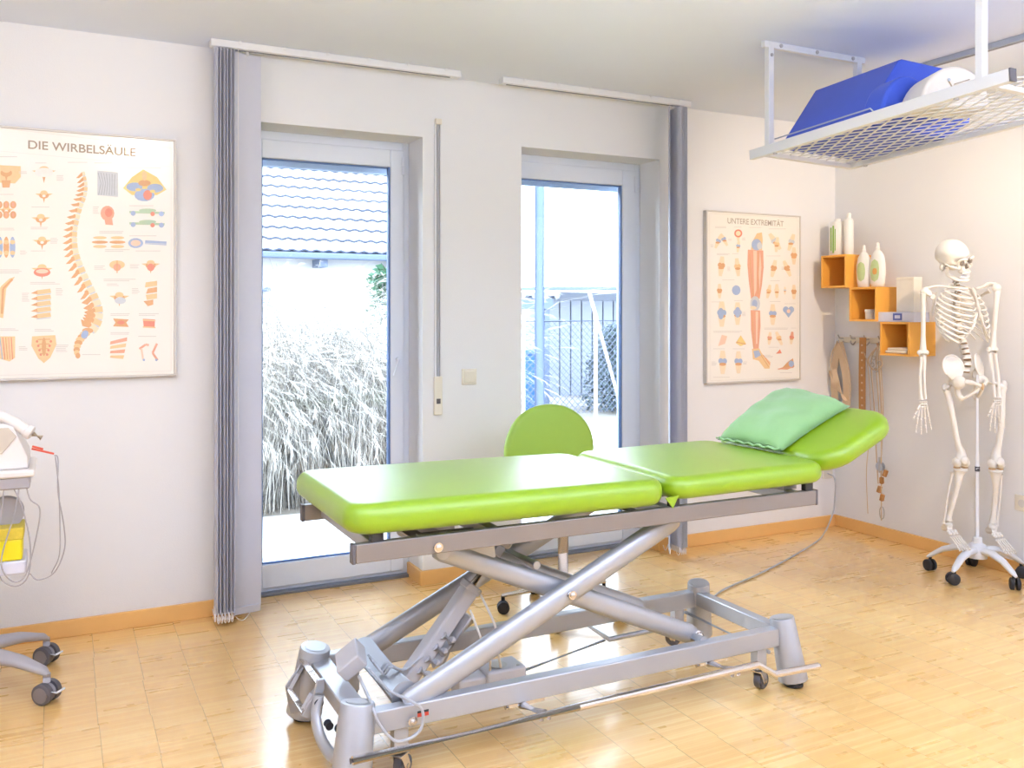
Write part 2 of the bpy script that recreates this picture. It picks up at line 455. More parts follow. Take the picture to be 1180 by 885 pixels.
# ------------------------------------------------------------------ vertical blinds
def blind(label, x0, x1, stack, flats, pull):
    t = thing('vertical_blind', label, 'blind', ((x0+x1)/2, 4.01, 2.47), group=None)
    MB().bb(x0, x1, 3.985, 4.035, 2.468, 2.4995).build('head_rail', M['rail_white'], t, bevel=.003)
    MB().bb(x0+.03, x1-.05, 4.004, 4.016, 2.466, 2.470).build('rail_slot', M['groove'], t)
    g = MB()
    n_ = 6
    for k in range(n_):
        x = x0+.12+(x1-x0-.2)*k/(n_-1); g.bb(x-.006, x+.006, 3.98, 4.04, 2.489, 2.4999)
    g.split('ceiling_clip', M['rail_white'], t)
    for x, a in [(x, 84) for x in stack]+flats:
        bunched = a == 84
        a = R(a+random.uniform(-1.5, 1.5)); c, s = math.cos(a)*.060, math.sin(a)*.060
        # bunched slats bow over at their front edge, the free one hangs slightly cupped
        m = MB(); vs = []; n = 9
        for z in (.055, 2.455):
            for side in (0, 1):
                for i in range(n):
                    u = (i/(n-1)-.5)*2
                    off = (.004*(1-u*u) if not bunched else -.0115*max(0, (-u-.45)/.55)**1.6)+(.0012 if side else 0)
                    vs.append((x+c*u-s/.060*off, 4.010+s*u+c/.060*off, z))
        fs = []
        for i in range(n-1):
            fs += [(i, i+1, 2*n+i+1, 2*n+i), (n+i, 3*n+i, 3*n+i+1, n+i+1), (i, n+i, n+i+1, i+1), (2*n+i, 2*n+i+1, 3*n+i+1, 3*n+i)]
        fs += [(0, 2*n, 3*n, n), (n-1, 2*n-1, 4*n-1, 3*n-1)]
        m.add(vs, fs); sl = m.build('slat', M['blind'], t)
        MB().bar((x-c*.97, 4.01-s*.97, .046), (x+c*.97, 4.01+s*.97, .046), .006, .032).build('weight', M['blind'] if a < .9 else M['chain'], sl, bevel=.001)
        MB().cyl((x, 4.01, 2.45), (x, 4.01, 2.475), .006, n=8).build('hanger', M['rail_white'], sl)
    allx = sorted([x for x in stack]+[f[0] for f in flats])
    ch = MB()
    for side in (-1, 1):
        for i in range(len(allx)-1):
            a, b = V((allx[i], 4.01+side*.058, .05)), V((allx[i+1], 4.01+side*.058, .05))
            pts = [a.lerp(b, k/6)-V((0, 0, .03*math.sin(PI*k/6))) for k in range(7)]
            ch.tube(pts, .0018, 6)
    ch.split('bead_chain', M['chain'], t)
    MB().tube([(pull, 3.975, 2.46), (pull, 3.972, 1.2), (pull, 3.972, .55)], .0014, 6).build('pull_cord', M['chain'], t)
    return t
blind('lilac grey vertical blind drawn aside at the left of the left glazed door', .58, 1.736,
      [.598, .612, .626, .640, .654, .668], [(.735, 10)], .690)
blind('lilac grey vertical blind bunched at the right of the right glazed door', 1.96, 3.116,
      [3.018, 3.031, 3.044, 3.057], [(2.985, 58)], 3.07)

# ------------------------------------------------------------------ posters
class Art:
    def __init__(s, Y, conv): s.Y = Y; s.c = conv; s.mats = []; s.mb = MB(); s.k = 0
    def _m(s, ink):
        if ink not in s.mats: s.mats.append(ink)
        s.mb.m(s.mats.index(ink))
    def poly(s, pts, ink):
        s._m(ink); s.k += 1; y = s.Y-.0001-.0000035*s.k
        P = [onY(*s.c(*p), s.Y) for p in pts]
        s.mb.add([(p.x, y, p.z) for p in P], [tuple(range(len(P)))])
    def ell(s, u, v, a, b, ink, rot=0, n=14):
        cr, sr = math.cos(rot), math.sin(rot)
        s.poly([(u+a*math.cos(t)*cr-b*math.sin(t)*sr, v+a*math.cos(t)*sr+b*math.sin(t)*cr) for t in [2*PI*i/n for i in range(n)]], ink)
    def line(s, pts, w, ink):
        for (a, b) in zip(pts[:-1], pts[1:]):
            d = V((b[0]-a[0], b[1]-a[1])); L = d.length or 1; nx, ny = -d.y/L*w/2, d.x/L*w/2
            s.poly([(a[0]+nx, a[1]+ny), (b[0]+nx, b[1]+ny), (b[0]-nx, b[1]-ny), (a[0]-nx, a[1]-ny)], ink)
    def caption(s, u, v, w, rows=1, ink='text'):
        for r in range(rows): s.line([(u, v+r*5), (u+w*random.uniform(.7, 1), v+r*5)], 2.0, ink)
    def vertebra(s, u, v, a, hole=True):
        s.poly([(u, v+a*.9), (u-a*.18, v+a*.1), (u+a*.18, v+a*.1)], 'bone_dark')
        s.poly([(u-a, v-a*.15), (u-a*.3, v-a*.2), (u-a*.3, v+a*.2)], 'bone')
        s.poly([(u+a, v-a*.15), (u+a*.3, v-a*.2), (u+a*.3, v+a*.2)], 'bone')
        s.ell(u, v+a*.05, a*.55, a*.36, 'bone_dark'); s.ell(u, v-a*.25, a*.42, a*.28, 'bone')
        if hole: s.ell(u, v+a*.1, a*.2, a*.15, 'panel')
    def bonejoint(s, u, v, h, tint, tilt=0, w=None):
        w = w or h*.2
        def T(x, y): return (u+x*math.cos(tilt)-y*math.sin(tilt), v+x*math.sin(tilt)+y*math.cos(tilt))
        s.poly([T(-w*.35, -h*.5), T(w*.35, -h*.5), T(w*.6, -h*.1), T(-w*.6, -h*.1)], 'bone_pale' if tint != 'red' else 'muscle')
        s.poly([T(-w*.6, h*.06), T(w*.6, h*.06), T(w*.3, h*.5), T(-w*.3, h*.5)], 'bone_pale')
        s.ell(*T(-w*.32, -h*.06), w*.42, h*.12, tint); s.ell(*T(w*.32, -h*.05), w*.42, h*.12, tint)
        s.ell(*T(0, h*.08), w*.6, h*.07, 'bone_dark')
    def build(s, parent): return s.mb.build('print', [INK[k] for k in s.mats], parent, smooth=False)

# left poster
PY = WY-.028
t = thing('wall_poster', 'large framed spine anatomy chart headed DIE WIRBELSÄULE on the left of the back wall', 'poster', (.09, WY, 1.56))
px0, px1, pz0, pz1 = -.262, .446, 1.070, 2.070
MB().bb(px0, px1, PY, WY-.002, pz0, pz1).build('board', M['board'], t, bevel=.002)
m = MB(); e = .008
m.bb(px0-e, px1+e, PY-.004, WY-.001, pz0-e, pz0).bb(px0-e, px1+e, PY-.004, WY-.001, pz1, pz1+e).bb(px0-e, px0, PY-.004, WY-.001, pz0, pz1).bb(px1, px1+e, PY-.004, WY-.001, pz0, pz1)
m.build('frame', M['poster_rim'], t, bevel=.001)
A = Art(PY, lambda u, v: (u/2.764, 130+v/2.764))
for pts in ([(-70, 40), (545, 112)], [(545, 112), (545, 822)], [(545, 822), (-70, 838)]): A.line(pts, 1.6, 'frame')
A.line([(-40, 118), (540, 172)], 1.2, 'frame')
sp = [(262, 195), (268, 228), (264, 262), (250, 298), (238, 338), (230, 378), (229, 418), (235, 458), (250, 502), (270, 548), (291, 592), (303, 632), (296, 668), (270, 700), (248, 728), (240, 760), (250, 786)]
spp = spline([(a, b, 0) for a, b in sp], 8)
def at_(f): i = f*(len(spp)-1); j = int(i); k = min(j+1, len(spp)-1); return spp[j].lerp(spp[k], i-j)
for i in range(27):
    f = i/27*.80; c = at_(f); d = (at_(min(1, f+.02))-at_(max(0, f-.02))).normalized(); nrm = V((-d.y, d.x, 0))
    if nrm.x < 0: nrm = -nrm
    wd = 9+17*min(1, f/.75); hh = 7+5*f
    q = [c-nrm*wd*.2-d*hh, c+nrm*wd-d*hh*.9, c+nrm*wd+d*hh*.9, c-nrm*wd*.2+d*hh]
    A.poly([(p.x, p.y) for p in q], 'bone' if i % 2 else 'bone_pale')
    q = [c+nrm*wd*.1+d*hh*.8, c+nrm*wd*.9+d*hh*.8, c+nrm*wd*.9+d*hh*1.3, c+nrm*wd*.1+d*hh*1.3]; A.poly([(p.x, p.y) for p in q], 'grey')
    q = [c-nrm*2-d*hh*.7, c-nrm*(wd*.9+14)+d*hh*(1.2 if f < .6 else .2), c-nrm*(wd*.5+8)+d*hh*1.5, c+d*hh*.7]; A.poly([(p.x, p.y) for p in q], 'bone_dark')
    A.ell(c.x-nrm.x*wd*.25, c.y-nrm.y*wd*.25, wd*.3, hh*.7, 'bone_dark')
for i in range(9):
    f = .80+i/9*.19; c = at_(f); A.ell(c.x+4, c.y, 15*(1.05-f)/.25+3, 9, 'bone' if i % 2 else 'bone_dark')
A.ell(270, 706, 11, 14, 'blue', .5)
for (u, v, a) in ((140, 190, 38), (140, 262, 28), (130, 338, 30), (134, 410, 30), (134, 500, 34), (20, 310, 26), (480, 485, 30), (380, 588, 32)):
    A.vertebra(u, v, a)
A.ell(140, 190, 30, 15, 'panel'); A.ell(134, 508, 27, 14, 'red'); A.ell(134, 505, 20, 7, 'muscle_pale')
A.ell(480, 492, 12, 12, 'red'); A.ell(383, 598, 18, 11, 'grey')
# spinal segment blocks
for i in range(5): A.poly([(118, 565+i*19), (160, 560+i*19), (163, 573+i*19), (120, 579+i*19)], 'bone'); A.poly([(98, 575+i*19), (118, 566+i*19), (120, 578+i*19)], 'bone_dark'); A.line([(116, 581+i*19), (162, 576+i*19)], 3, 'grey')
for i in range(4): A.poly([(464+i*7-(i > 1)*(i-1)*14, 540+i*20), (500-(i > 2)*12, 535+i*20), (500-(i > 2)*12, 551+i*20), (462+i*3, 556+i*20)], 'bone_dark' if i % 2 else 'bone')
for i in range(4): A.poly([(352, 728+i*15), (405-i*3, 715+i*19), (404-i*4, 727+i*19), (350, 738+i*14)], 'bone' if i % 2 else 'muscle')
# sacrum shield with dots
A.poly([(102, 712), (176, 708), (180, 738), (160, 780), (140, 797), (122, 782), (100, 742)], 'bone')
for i in range(4):
    for sx in (-1, 1): A.ell(140+sx*(22-i*4), 728+i*14, 4, 4, 'red')
    A.line([(120+i*3, 722+i*15), (160-i*3, 721+i*15)], 3, 'bone_dark')
A.ell(140, 745, 7, 30, 'bone_dark')
# left-edge pictures
A.poly([(-40, 165), (66, 170), (66, 205), (48, 225), (-10, 222)], 'bone'); A.vertebra(20, 190, 34, False); A.poly([(5, 215), (35, 215), (30, 238), (8, 238)], 'bone_dark')
for i in range(2):
    for j in range(3): A.ell(-2+j*22, 293+i*32, 10, 12, 'bone_dark'); A.ell(-2+j*22, 293+i*32, 4, 7, 'muscle')
for j in range(3): A.ell(0+j*20, 428, 9, 34, 'blue' if j != 1 else 'bone_dark'); A.ell(0+j*20, 412, 8, 7, 'bone'); A.ell(0+j*20, 446, 8, 7, 'bone')
A.poly([(48, 522), (30, 528), (8, 548), (-12, 570), (0, 652), (10, 654), (16, 600), (20, 560)], 'bone'); A.line([(40, 530), (10, 560), (6, 640)], 7, 'bone_dark')
A.poly([(-20, 712), (48, 712), (48, 780), (30, 792), (-10, 780)], 'bone')
for i in range(5): A.line([(0+i*9, 715), (8+i*8, 785)], 3, ('blue', 'red', 'bone_dark', 'muscle', 'red')[i])
# hatch picture, big cross section, head, cars of blood vessels
A.poly([(310, 184), (376, 190), (376, 268), (310, 262)], 'grey')
for i in range(7): A.line([(312+i*9, 190+i), (322+i*7, 225), (314+i*8.4, 262)], 2.4, 'hatch')
A.poly([(392, 240), (420, 205), (456, 180), (500, 205), (530, 245), (500, 262), (420, 262)], 'yellow'); A.ell(428, 236, 26, 14, 'blue'); A.ell(494, 240, 26, 14, 'blue')
A.ell(460, 262, 32, 20, 'blue'); A.ell(470, 262, 14, 16, 'red'); A.ell(460, 224, 20, 10, 'bone_dark'); A.ell(460, 200, 8, 16, 'bone'); A.ell(440, 245, 9, 5, 'yellow'); A.ell(486, 250, 9, 5, 'yellow')
A.ell(342, 320, 22, 24, 'muscle'); A.poly([(332, 335), (356, 330), (360, 358), (336, 356)], 'muscle'); A.ell(346, 318, 12, 14, 'red')
for v in (316, 352):
    A.line([(412, v), (524, v+3)], 7, 'green'); A.ell(470, v-5, 28, 6, 'green'); A.ell(424, v+4, 8, 8, 'blue'); A.ell(486, v+6, 7, 7, 'red'); A.ell(514, v+6, 8, 8, 'blue')
for u in (318, 374):
    for i in range(3): A.ell(u, 398+i*14, 26-abs(i-1)*4, 5, 'bone' if i != 1 else 'bone_dark')
A.ell(432, 415, 24, 16, 'blue'); A.ell(432, 415, 16, 10, 'muscle_pale'); A.line([(462, 412), (530, 416)], 12, 'blue'); A.line([(462, 416), (530, 418)], 3, 'grey')
A.ell(373, 484, 25, 14, 'bone'); A.ell(373, 492, 12, 12, 'muscle'); A.line([(373, 470), (373, 510)], 3, 'bone_dark')
A.poly([(360, 655), (410, 658), (402, 668), (410, 682), (360, 680), (368, 668)], 'bone_dark'); A.ell(385, 668, 12, 6, 'red')
A.poly([(455, 656), (494, 658), (492, 685), (458, 684)], 'red'); A.line([(455, 660), (495, 662)], 4, 'bone'); A.line([(455, 682), (495, 684)], 4, 'bone')
A.line([(444, 752), (464, 738), (474, 740)], 7, 'muscle'); A.line([(450, 750), (456, 786)], 6, 'muscle_pale'); A.line([(500, 735), (486, 765), (502, 788)], 7, 'muscle'); A.ell(458, 787, 4, 4, 'blue'); A.ell(498, 787, 4, 4, 'blue')
for (u, v, w_, r_) in ((0, 140, 66, 1), (-10, 260, 56, 1), (0, 368, 60, 2), (0, 500, 70, 3), (0, 688, 60, 2), (112, 160, 50, 1), (100, 300, 60, 1), (98, 365, 70, 2), (98, 440, 64, 1), (96, 540, 100, 2), (110, 690, 70, 2),
                       (216, 158, 70, 1), (300, 160, 70, 1), (296, 300, 22, 5), (180, 200, 26, 4), (178, 560, 24, 5), (412, 296, 90, 1), (316, 378, 80, 2), (412, 392, 110, 1), (334, 436, 80, 2), (432, 440, 96, 1),
                       (330, 530, 110, 2), (300, 488, 40, 3), (352, 640, 66, 2), (442, 640, 66, 2), (352, 700, 66, 2), (440, 712, 66, 1), (340, 545, 40, 2), (414, 484, 30, 3), (60, 745, 30, 3), (178, 740, 40, 5), (160, 400, 30, 4), (64, 440, 24, 3),
                       (420, 560, 26, 4), (60, 188, 30, 2), (262, 770, 60, 1), (380, 176, 140, 1), (70, 575, 24, 6)):
    A.caption(u, v, w_, r_)
A.build(t)
p0, p1 = onY(35, 172, PY), onY(158, 181, PY)
cx, wd = .093, .40
text_mesh('DIE WIRBELSÄULE', .048, 'title', INK['title'], lambda x, y: (cx+x, PY-.0012, 2.008+y), t, width=wd, bold=.0006)

# right poster
t = thing('wall_poster', 'framed leg anatomy chart headed UNTERE EXTREMITÄT on the back wall near the corner', 'poster', (3.69, WY, 1.42))
px0, px1, pz0, pz1 = 3.328, 4.034, .934, 1.916
MB().bb(px0, px1, PY, WY-.002, pz0, pz1).build('board', M['board'], t, bevel=.002)
m = MB()
m.bb(px0-e, px1+e, PY-.004, WY-.001, pz0-e, pz0).bb(px0-e, px1+e, PY-.004, WY-.001, pz1, pz1+e).bb(px0-e, px0, PY-.004, WY-.001, pz0, pz1).bb(px1, px1+e, PY-.004, WY-.001, pz0, pz1)
m.build('frame', M['poster_rim'], t, bevel=.001)
A = Art(PY, lambda u, v: (800+u/3.85, 230+v/3.85))
for pts in ([(68, 62), (458, 82)], [(458, 82), (458, 788)], [(458, 788), (70, 804)], [(70, 804), (68, 62)]): A.line(pts, 2, 'frame')
A.poly([(278, 150), (300, 145), (304, 180), (300, 225), (252, 222), (256, 190)], 'bone'); A.ell(276, 200, 22, 26, 'blue'); A.ell(290, 205, 12, 16, 'grey')
A.poly([(238, 222), (306, 226), (308, 300), (300, 380), (290, 440), (252, 440), (242, 360), (236, 290)], 'muscle')
A.poly([(262, 226), (278, 227), (276, 400), (266, 430)], 'muscle_pale'); A.poly([(292, 228), (298, 300), (290, 400), (286, 330)], 'muscle_pale'); A.line([(246, 240), (252, 340), (262, 430)], 3, 'bone_dark'); A.line([(284, 228), (284, 420)], 3, 'bone_dark')
A.ell(270, 462, 22, 34, 'grey'); A.ell(268, 462, 12, 18, 'blue'); A.ell(262, 480, 14, 8, 'bone_pale')
A.poly([(250, 490), (292, 492), (294, 560), (286, 660), (262, 662), (252, 580)], 'muscle'); A.poly([(272, 496), (284, 496), (280, 640), (274, 640)], 'muscle_pale'); A.line([(256, 500), (266, 655)], 3, 'bone_dark')
A.poly([(256, 662), (288, 660), (300, 682), (338, 722), (334, 750), (312, 750), (286, 715), (260, 708)], 'bone'); A.poly([(262, 672), (286, 668), (296, 690), (270, 704)], 'blue'); A.line([(296, 690), (330, 742)], 3, 'bone_dark'); A.line([(306, 690), (336, 732)], 3, 'red')
for (u, v, h, ti, tl) in ((106, 186, 64, 'blue', .4), (132, 178, 60, 'blue', -.5), (195, 160, 50, 'red', 0), (195, 208, 52, 'blue', .1), (120, 296, 88, 'bone_dark', .1), (192, 300, 80, 'bone', -.1), (112, 406, 64, 'bone_dark', 0), (186, 402, 44, 'blue', 0),
                          (122, 508, 112, 'blue', 0), (192, 506, 100, 'blue', 0), (126, 722, 104, 'blue', 0), (196, 722, 98, 'blue', 0), (358, 186, 84, 'grey', -.6), (366, 200, 66, 'bone', .1), (430, 190, 76, 'grey', .3), (442, 250, 76, 'bone_dark', 0),
                          (352, 306, 76, 'bone_dark', .2), (412, 306, 74, 'bone_dark', -.4), (330, 408, 60, 'bone', .2), (366, 406, 62, 'bone_pale', 0), (402, 404, 34, 'grey', 0), (442, 410, 64, 'bone_dark', 0), (348, 510, 92, 'blue', 0),
                          (334, 616, 56, 'muscle', .1), (376, 616, 64, 'bone', -.4), (432, 614, 56, 'red', .1)):
    A.bonejoint(u, v, h, ti, tl, w=h*.25)
A.ell(195, 150, 18, 18, 'red'); A.ell(195, 150, 11, 11, 'bone_pale'); A.ell(186, 402, 19, 22, 'blue'); A.ell(118, 506, 13, 26, 'blue'); A.ell(192, 500, 13, 24, 'blue')
A.ell(406, 488, 13, 14, 'blue'); A.ell(430, 488, 13, 14, 'blue'); A.poly([(396, 494), (440, 494), (418, 524)], 'blue'); A.ell(418, 495, 8, 9, 'muscle_pale')
A.poly([(106, 650), (122, 600), (146, 606), (136, 640)], 'muscle_pale'); A.poly([(184, 636), (206, 602), (230, 640), (206, 650)], 'yellow'); A.line([(186, 632), (228, 642)], 4, 'bone_dark')
A.poly([(362, 684), (380, 664), (388, 682)], 'red'); A.poly([(366, 752), (392, 744), (412, 722), (438, 704), (444, 742), (412, 754)], 'bone_dark'); A.ell(430, 728, 12, 14, 'blue'); A.line([(372, 752), (440, 744)], 5, 'muscle')
for (u, v, w_, r_) in ((92, 120, 66, 2), (176, 122, 44, 1), (244, 124, 70, 1), (330, 130, 90, 1), (100, 240, 66, 2), (168, 240, 40, 1), (124, 356, 66, 1), (76, 454, 50, 1), (176, 448, 46, 1), (84, 584, 130, 2), (84, 662, 60, 1), (170, 662, 60, 1),
                       (320, 250, 70, 1), (336, 360, 60, 1), (334, 452, 50, 1), (400, 462, 54, 1), (310, 570, 110, 2), (430, 570, 26, 1), (330, 655, 54, 1), (84, 788, 100, 1), (380, 768, 60, 1), (212, 170, 20, 3), (72, 200, 16, 3), (146, 300, 18, 4), (310, 690, 40, 3),
                       (212, 500, 20, 4), (76, 720, 24, 4), (216, 720, 22, 3), (150, 176, 20, 2), (386, 300, 16, 3)):
    A.caption(u, v, w_, r_)
A.build(t)
text_mesh('UNTERE EXTREMITÄT', .046, 'title', INK['title_small'], lambda x, y: (3.69+x, PY-.0012, 1.868+y), t, width=.43, bold=.0005)
# ------------------------------------------------------------------ treatment couch
def rounded_box(mb, x0, x1, y0, y1, z0, z1, r, plan=.05, dome=0.0, T=None, n=7, inner=8):
    # cushion as stacked rounded-rectangle rings, so corners stay smooth
    c = V(((x0+x1)/2, (y0+y1)/2, 0)); hx, hy = (x1-x0)/2, (y1-y0)/2; r = min(r, (z1-z0)/2)
    q = 7; ns = 6
    def ring(inset, z, k=1.0):
        P = max(plan-inset, .004); ax, ay = hx-inset-P, hy-inset-P; out = []
        for (sx, sy, a0) in ((1, 1, 0), (-1, 1, PI/2), (-1, -1, PI), (1, -1, 3*PI/2)):
            for i in range(q+1):
                a = a0+PI/2*i/q; out.append((sx*ax+P*math.cos(a), sy*ay+P*math.sin(a)))
            nx_ = {(1, 1): (-1, 1), (-1, 1): (-1, -1), (-1, -1): (1, -1), (1, -1): (1, 1)}[(sx, sy)]
            a = a0+PI/2; p0 = out[-1]; p1 = (nx_[0]*ax+P*math.cos(a), nx_[1]*ay+P*math.sin(a))
            for i in range(1, ns): out.append((p0[0]+(p1[0]-p0[0])*i/ns, p0[1]+(p1[1]-p0[1])*i/ns))
        res = []
        for (x, y) in out:
            x *= k; y *= k; zz = z
            if dome and z > (z0+z1)/2: zz += dome*max(0, 1-(x/hx)**2)*max(0, 1-(y/hy)**2)
            p = V((c.x+x, c.y+y, zz)); res.append(T(p) if T else p)
        return res
    R_ = []
    for k in (0.02, .35, .65, .85): R_.append(ring(r, z0, k))
    for i in range(n+1): a = PI/2*i/n; R_.append(ring(r*(1-math.sin(a)), z0+r*(1-math.cos(a))))
    for i in range(n+1): a = PI/2*i/n; R_.append(ring(r*(1-math.cos(a)), z1-r*(1-math.sin(a))))
    for k in (.96, .9, .8, .65, .5, .35, .2, .02): R_.append(ring(r, z1, k))
    N = len(R_[0]); vs = [p for g in R_ for p in g]; fs = []
    for i in range(len(R_)-1):
        for j in range(N): j2 = (j+1) % N; fs.append((i*N+j, i*N+j2, (i+1)*N+j2, (i+1)*N+j))
    fs.append(tuple(range(N-1, -1, -1))); fs.append(tuple((len(R_)-1)*N+j for j in range(N)))
    return mb.add(vs, fs)

cu = thing('treatment_couch', 'lime green treatment couch on a silver scissor lift frame in the middle of the room', 'treatment table', (1.53, 2.69, 0))
def tiltT(x, z, a):
    ca, sa = math.cos(a), math.sin(a)
    return lambda p: V((x+(p.x-x)*ca-(p.z-z)*sa, p.y, z+(p.x-x)*sa+(p.z-z)*ca))
YB0, YB1 = 2.36, 3.03
m = MB(); rounded_box(m, .700, 1.765, YB0, YB1, .709, .794, .036, plan=.075, dome=.012, T=tiltT(1.765, .74, -R(.75)))
foot = m.build('foot_section', M['lime'], cu)
m = MB(); rounded_box(m, 1.780, 2.462, YB0, YB1, .720, .794, .034, plan=.07, dome=.012, T=tiltT(1.78, .74, R(.5)))
midp = m.build('middle_section', M['lime'], cu)
HA = R(23.5)
m = MB(); rounded_box(m, 2.478, 2.875, YB0+.0, YB1, .738, .814, .035, plan=.12, dome=.008, T=tiltT(2.478, .745, HA))
m.build('head_section', M['lime'], cu)
MB().prism([(1.748, .735), (1.800, .740), (1.776, .700)], lambda a, b: (a, YB0+.006, b), lambda a, b: (a, YB0+.012, b)).build('vinyl_flap', M['lime'], foot)
m = MB(); m.bb(.80, 1.70, 2.50, 2.89, .699, .713).bb(1.83, 2.42, 2.50, 2.89, .708, .722); m.build('base_panel', M['dark'], cu, bevel=.003)
# upper frame
RZ0, RZ1 = .645, .698
for y in (2.403, 2.973):
    MB().bb(.727, 2.425, y-.013, y+.013, RZ0, RZ1).build('side_rail', M['steel_rail'], cu, bevel=.003)
    m = MB()
    for x in (.722, 2.428): m.bb(x-.005, x+.005, y-.014, y+.014, RZ0-.001, RZ1+.001)
    m.split('rail_end_cap', M['dark'], cu, bevel=.002)
    m = MB()
    for x in (.79, 1.805, 2.395): m.bb(x-.018, x+.018, y-.010, y+.012, RZ1-.001, .727)
    m.split('spacer_block', M['black'], cu, bevel=.002)
m = MB()
for x in (.80, 1.16, 1.80, 2.36): m.bb(x-.02, x+.02, 2.416, 2.960, .655, .693)
m.split('cross_member', M['steel'], cu, bevel=.003)
m = MB(); m.bb(2.34, 2.40, 2.46, 2.92, .693, .709).bar((2.34, 2.55, .70), (2.66, 2.55, .815), .03, .018).bar((2.34, 2.83, .70), (2.66, 2.83, .815), .03, .018); m.split('head_bracket', M['steel'], cu, bevel=.002)
m = MB(); m.cyl((2.50, 2.69, .715), (2.62, 2.69, .775), .012).cyl((2.36, 2.69, .672), (2.52, 2.69, .725), .018); m.split('gas_spring', M['dark'], cu)
# scissor arms
def arm(name, p, q, hw, hh, y):
    P0, P1 = V((p[0], y, p[1])), V((q[0], y, q[1])); m = MB()
    m.tube([P0, P0.lerp(P1, .02), P0.lerp(P1, .98), P1], [hh*.85, hh, hh, hh*.85], 28, sq=hw/hh, up=(0, 1, 0))
    return m.build(name, M['steel'], cu)
arm('lift_arm', (.895, .195), (1.860, .640), .026, .037, 2.468)
arm('lift_arm', (.895, .195), (1.860, .640), .026, .037, 2.912)
for y in (2.53, 2.85):
    o = arm('lift_arm', (1.02, .622), (1.985, .205), .024, .034, y)
for y, s in ((2.44, -1), (2.94, 1)):
    MB().prism([(.955, .672), (1.20, .672), (1.215, .575), (1.16, .560), (1.02, .600)], lambda a, b: (a, 2.53-.012 if s < 0 else 2.85-.012, b), lambda a, b: (a, 2.53+.012 if s < 0 else 2.85+.012, b)).build('arm_gusset', M['steel'], cu, bevel=.003)
m = MB(); m.cyl((.905, 2.49, .215), (.905, 2.89, .215), .042, n=32); m.build('cross_tube', M['steel'], cu)
m = MB(); m.cyl((1.84, 2.46, .625), (1.84, 2.93, .625), .022).cyl((1.03, 2.50, .615), (1.03, 2.88, .615), .022).cyl((1.455, 2.46, .437), (1.455, 2.93, .437), .016)
m.cyl((1.975, 2.46, .205), (1.975, 2.93, .205), .018); m.split('pivot_shaft', M['steel'], cu)
m = MB()
for x, y, z in ((1.440, 2.437, .447), (.968, 2.388, .664), (.905, 2.427, .165), (1.99, 2.50, .213)):
    m.cyl((x, y+.008, z), (x, y-.004, z), .014, n=20).lathe([(.009, 0), (.008, .004), (.004, .0065)], (x, y-.004, z), (0, -1, 0), 16)
m.split('pivot_bolt', M['chrome'], cu)
# actuator
m = MB(); a0, a1 = V((.985, 2.69, .175)), V((1.205, 2.69, .435)); d = (a1-a0).normalized()
m.bar(a0, a1, .055, .050, up=(-1, 0, 1)); act = m.build('actuator', M['actuator'], cu, bevel=.008, seg=3)
MB().cyl(a1-d*.02, a1+d*.15, .014).build('piston_rod', M['chrome'], act)
MB().bar(a1-d*.012, a1+d*.012, .060, .056, up=(-1, 0, 1)).build('end_cap', M['actuator'], act, bevel=.004)
m = MB(); nrm = V((d.z, 0, -d.x)); b = a0+d*.10+nrm*.048
m.cyl(b-d*.01, b+d*.17, .034, n=24).build('motor', M['actuator'], act, bevel=.006)
m = MB()
for i in range(4):
    c = a0+d*(.045+i*.042)+V((0, -.030, 0))+nrm*.020; m.tube([c-nrm*.02, c+nrm*.012, c+nrm*.024+d*.01], [.013, .014, .009], 10)
m.split('cable_plug', M['actuator'], act)
m = MB(); m.cyl((1.20, 2.64, .615), (1.32, 2.64, .590), .034, n=24); m.build('motor_housing', M['actuator'], cu, bevel=.008, seg=3)
m = MB(); m.bar(a0-d*.05, a0+d*.02, .04, .03, up=(-1, 0, 1)).bb(.945, .99, 2.66, 2.72, .13, .17); m.build('actuator_mount', M['steel'], cu, bevel=.003)
m = MB(); q = a1+d*.14; m.bar(q-d*.01, q+d*.025, .036, .034, up=(-1, 0, 1)).bar(q+d*.02, (1.36, 2.69, .60), .03, .024).cyl((1.36, 2.52, .53), (1.36, 2.86, .53), .014); m.build('actuator_bracket', M['steel'], cu, bevel=.003)
m = MB(); m.bb(1.245, 1.385, 2.64, 2.745, .085, .165).bb(1.15, 1.25, 2.655, 2.73, .085, .15); cb = m.build('control_box', M['actuator'], cu, bevel=.008, seg=3)
m = MB(); m.cyl((1.30, 2.68, .164), (1.30, 2.68, .170), .030, n=20).cyl((1.26, 2.655, .164), (1.26, 2.655, .169), .005, n=8).cyl((1.36, 2.655, .164), (1.36, 2.655, .169), .005, n=8); m.build('cover_disc', M['alu'], cb)
MB().bar((.775, 2.71, .240), (.835, 2.685, .292), .100, .050, up=(-1, 0, 1)).build('junction_box', M['actuator'], cu, bevel=.006, seg=3)
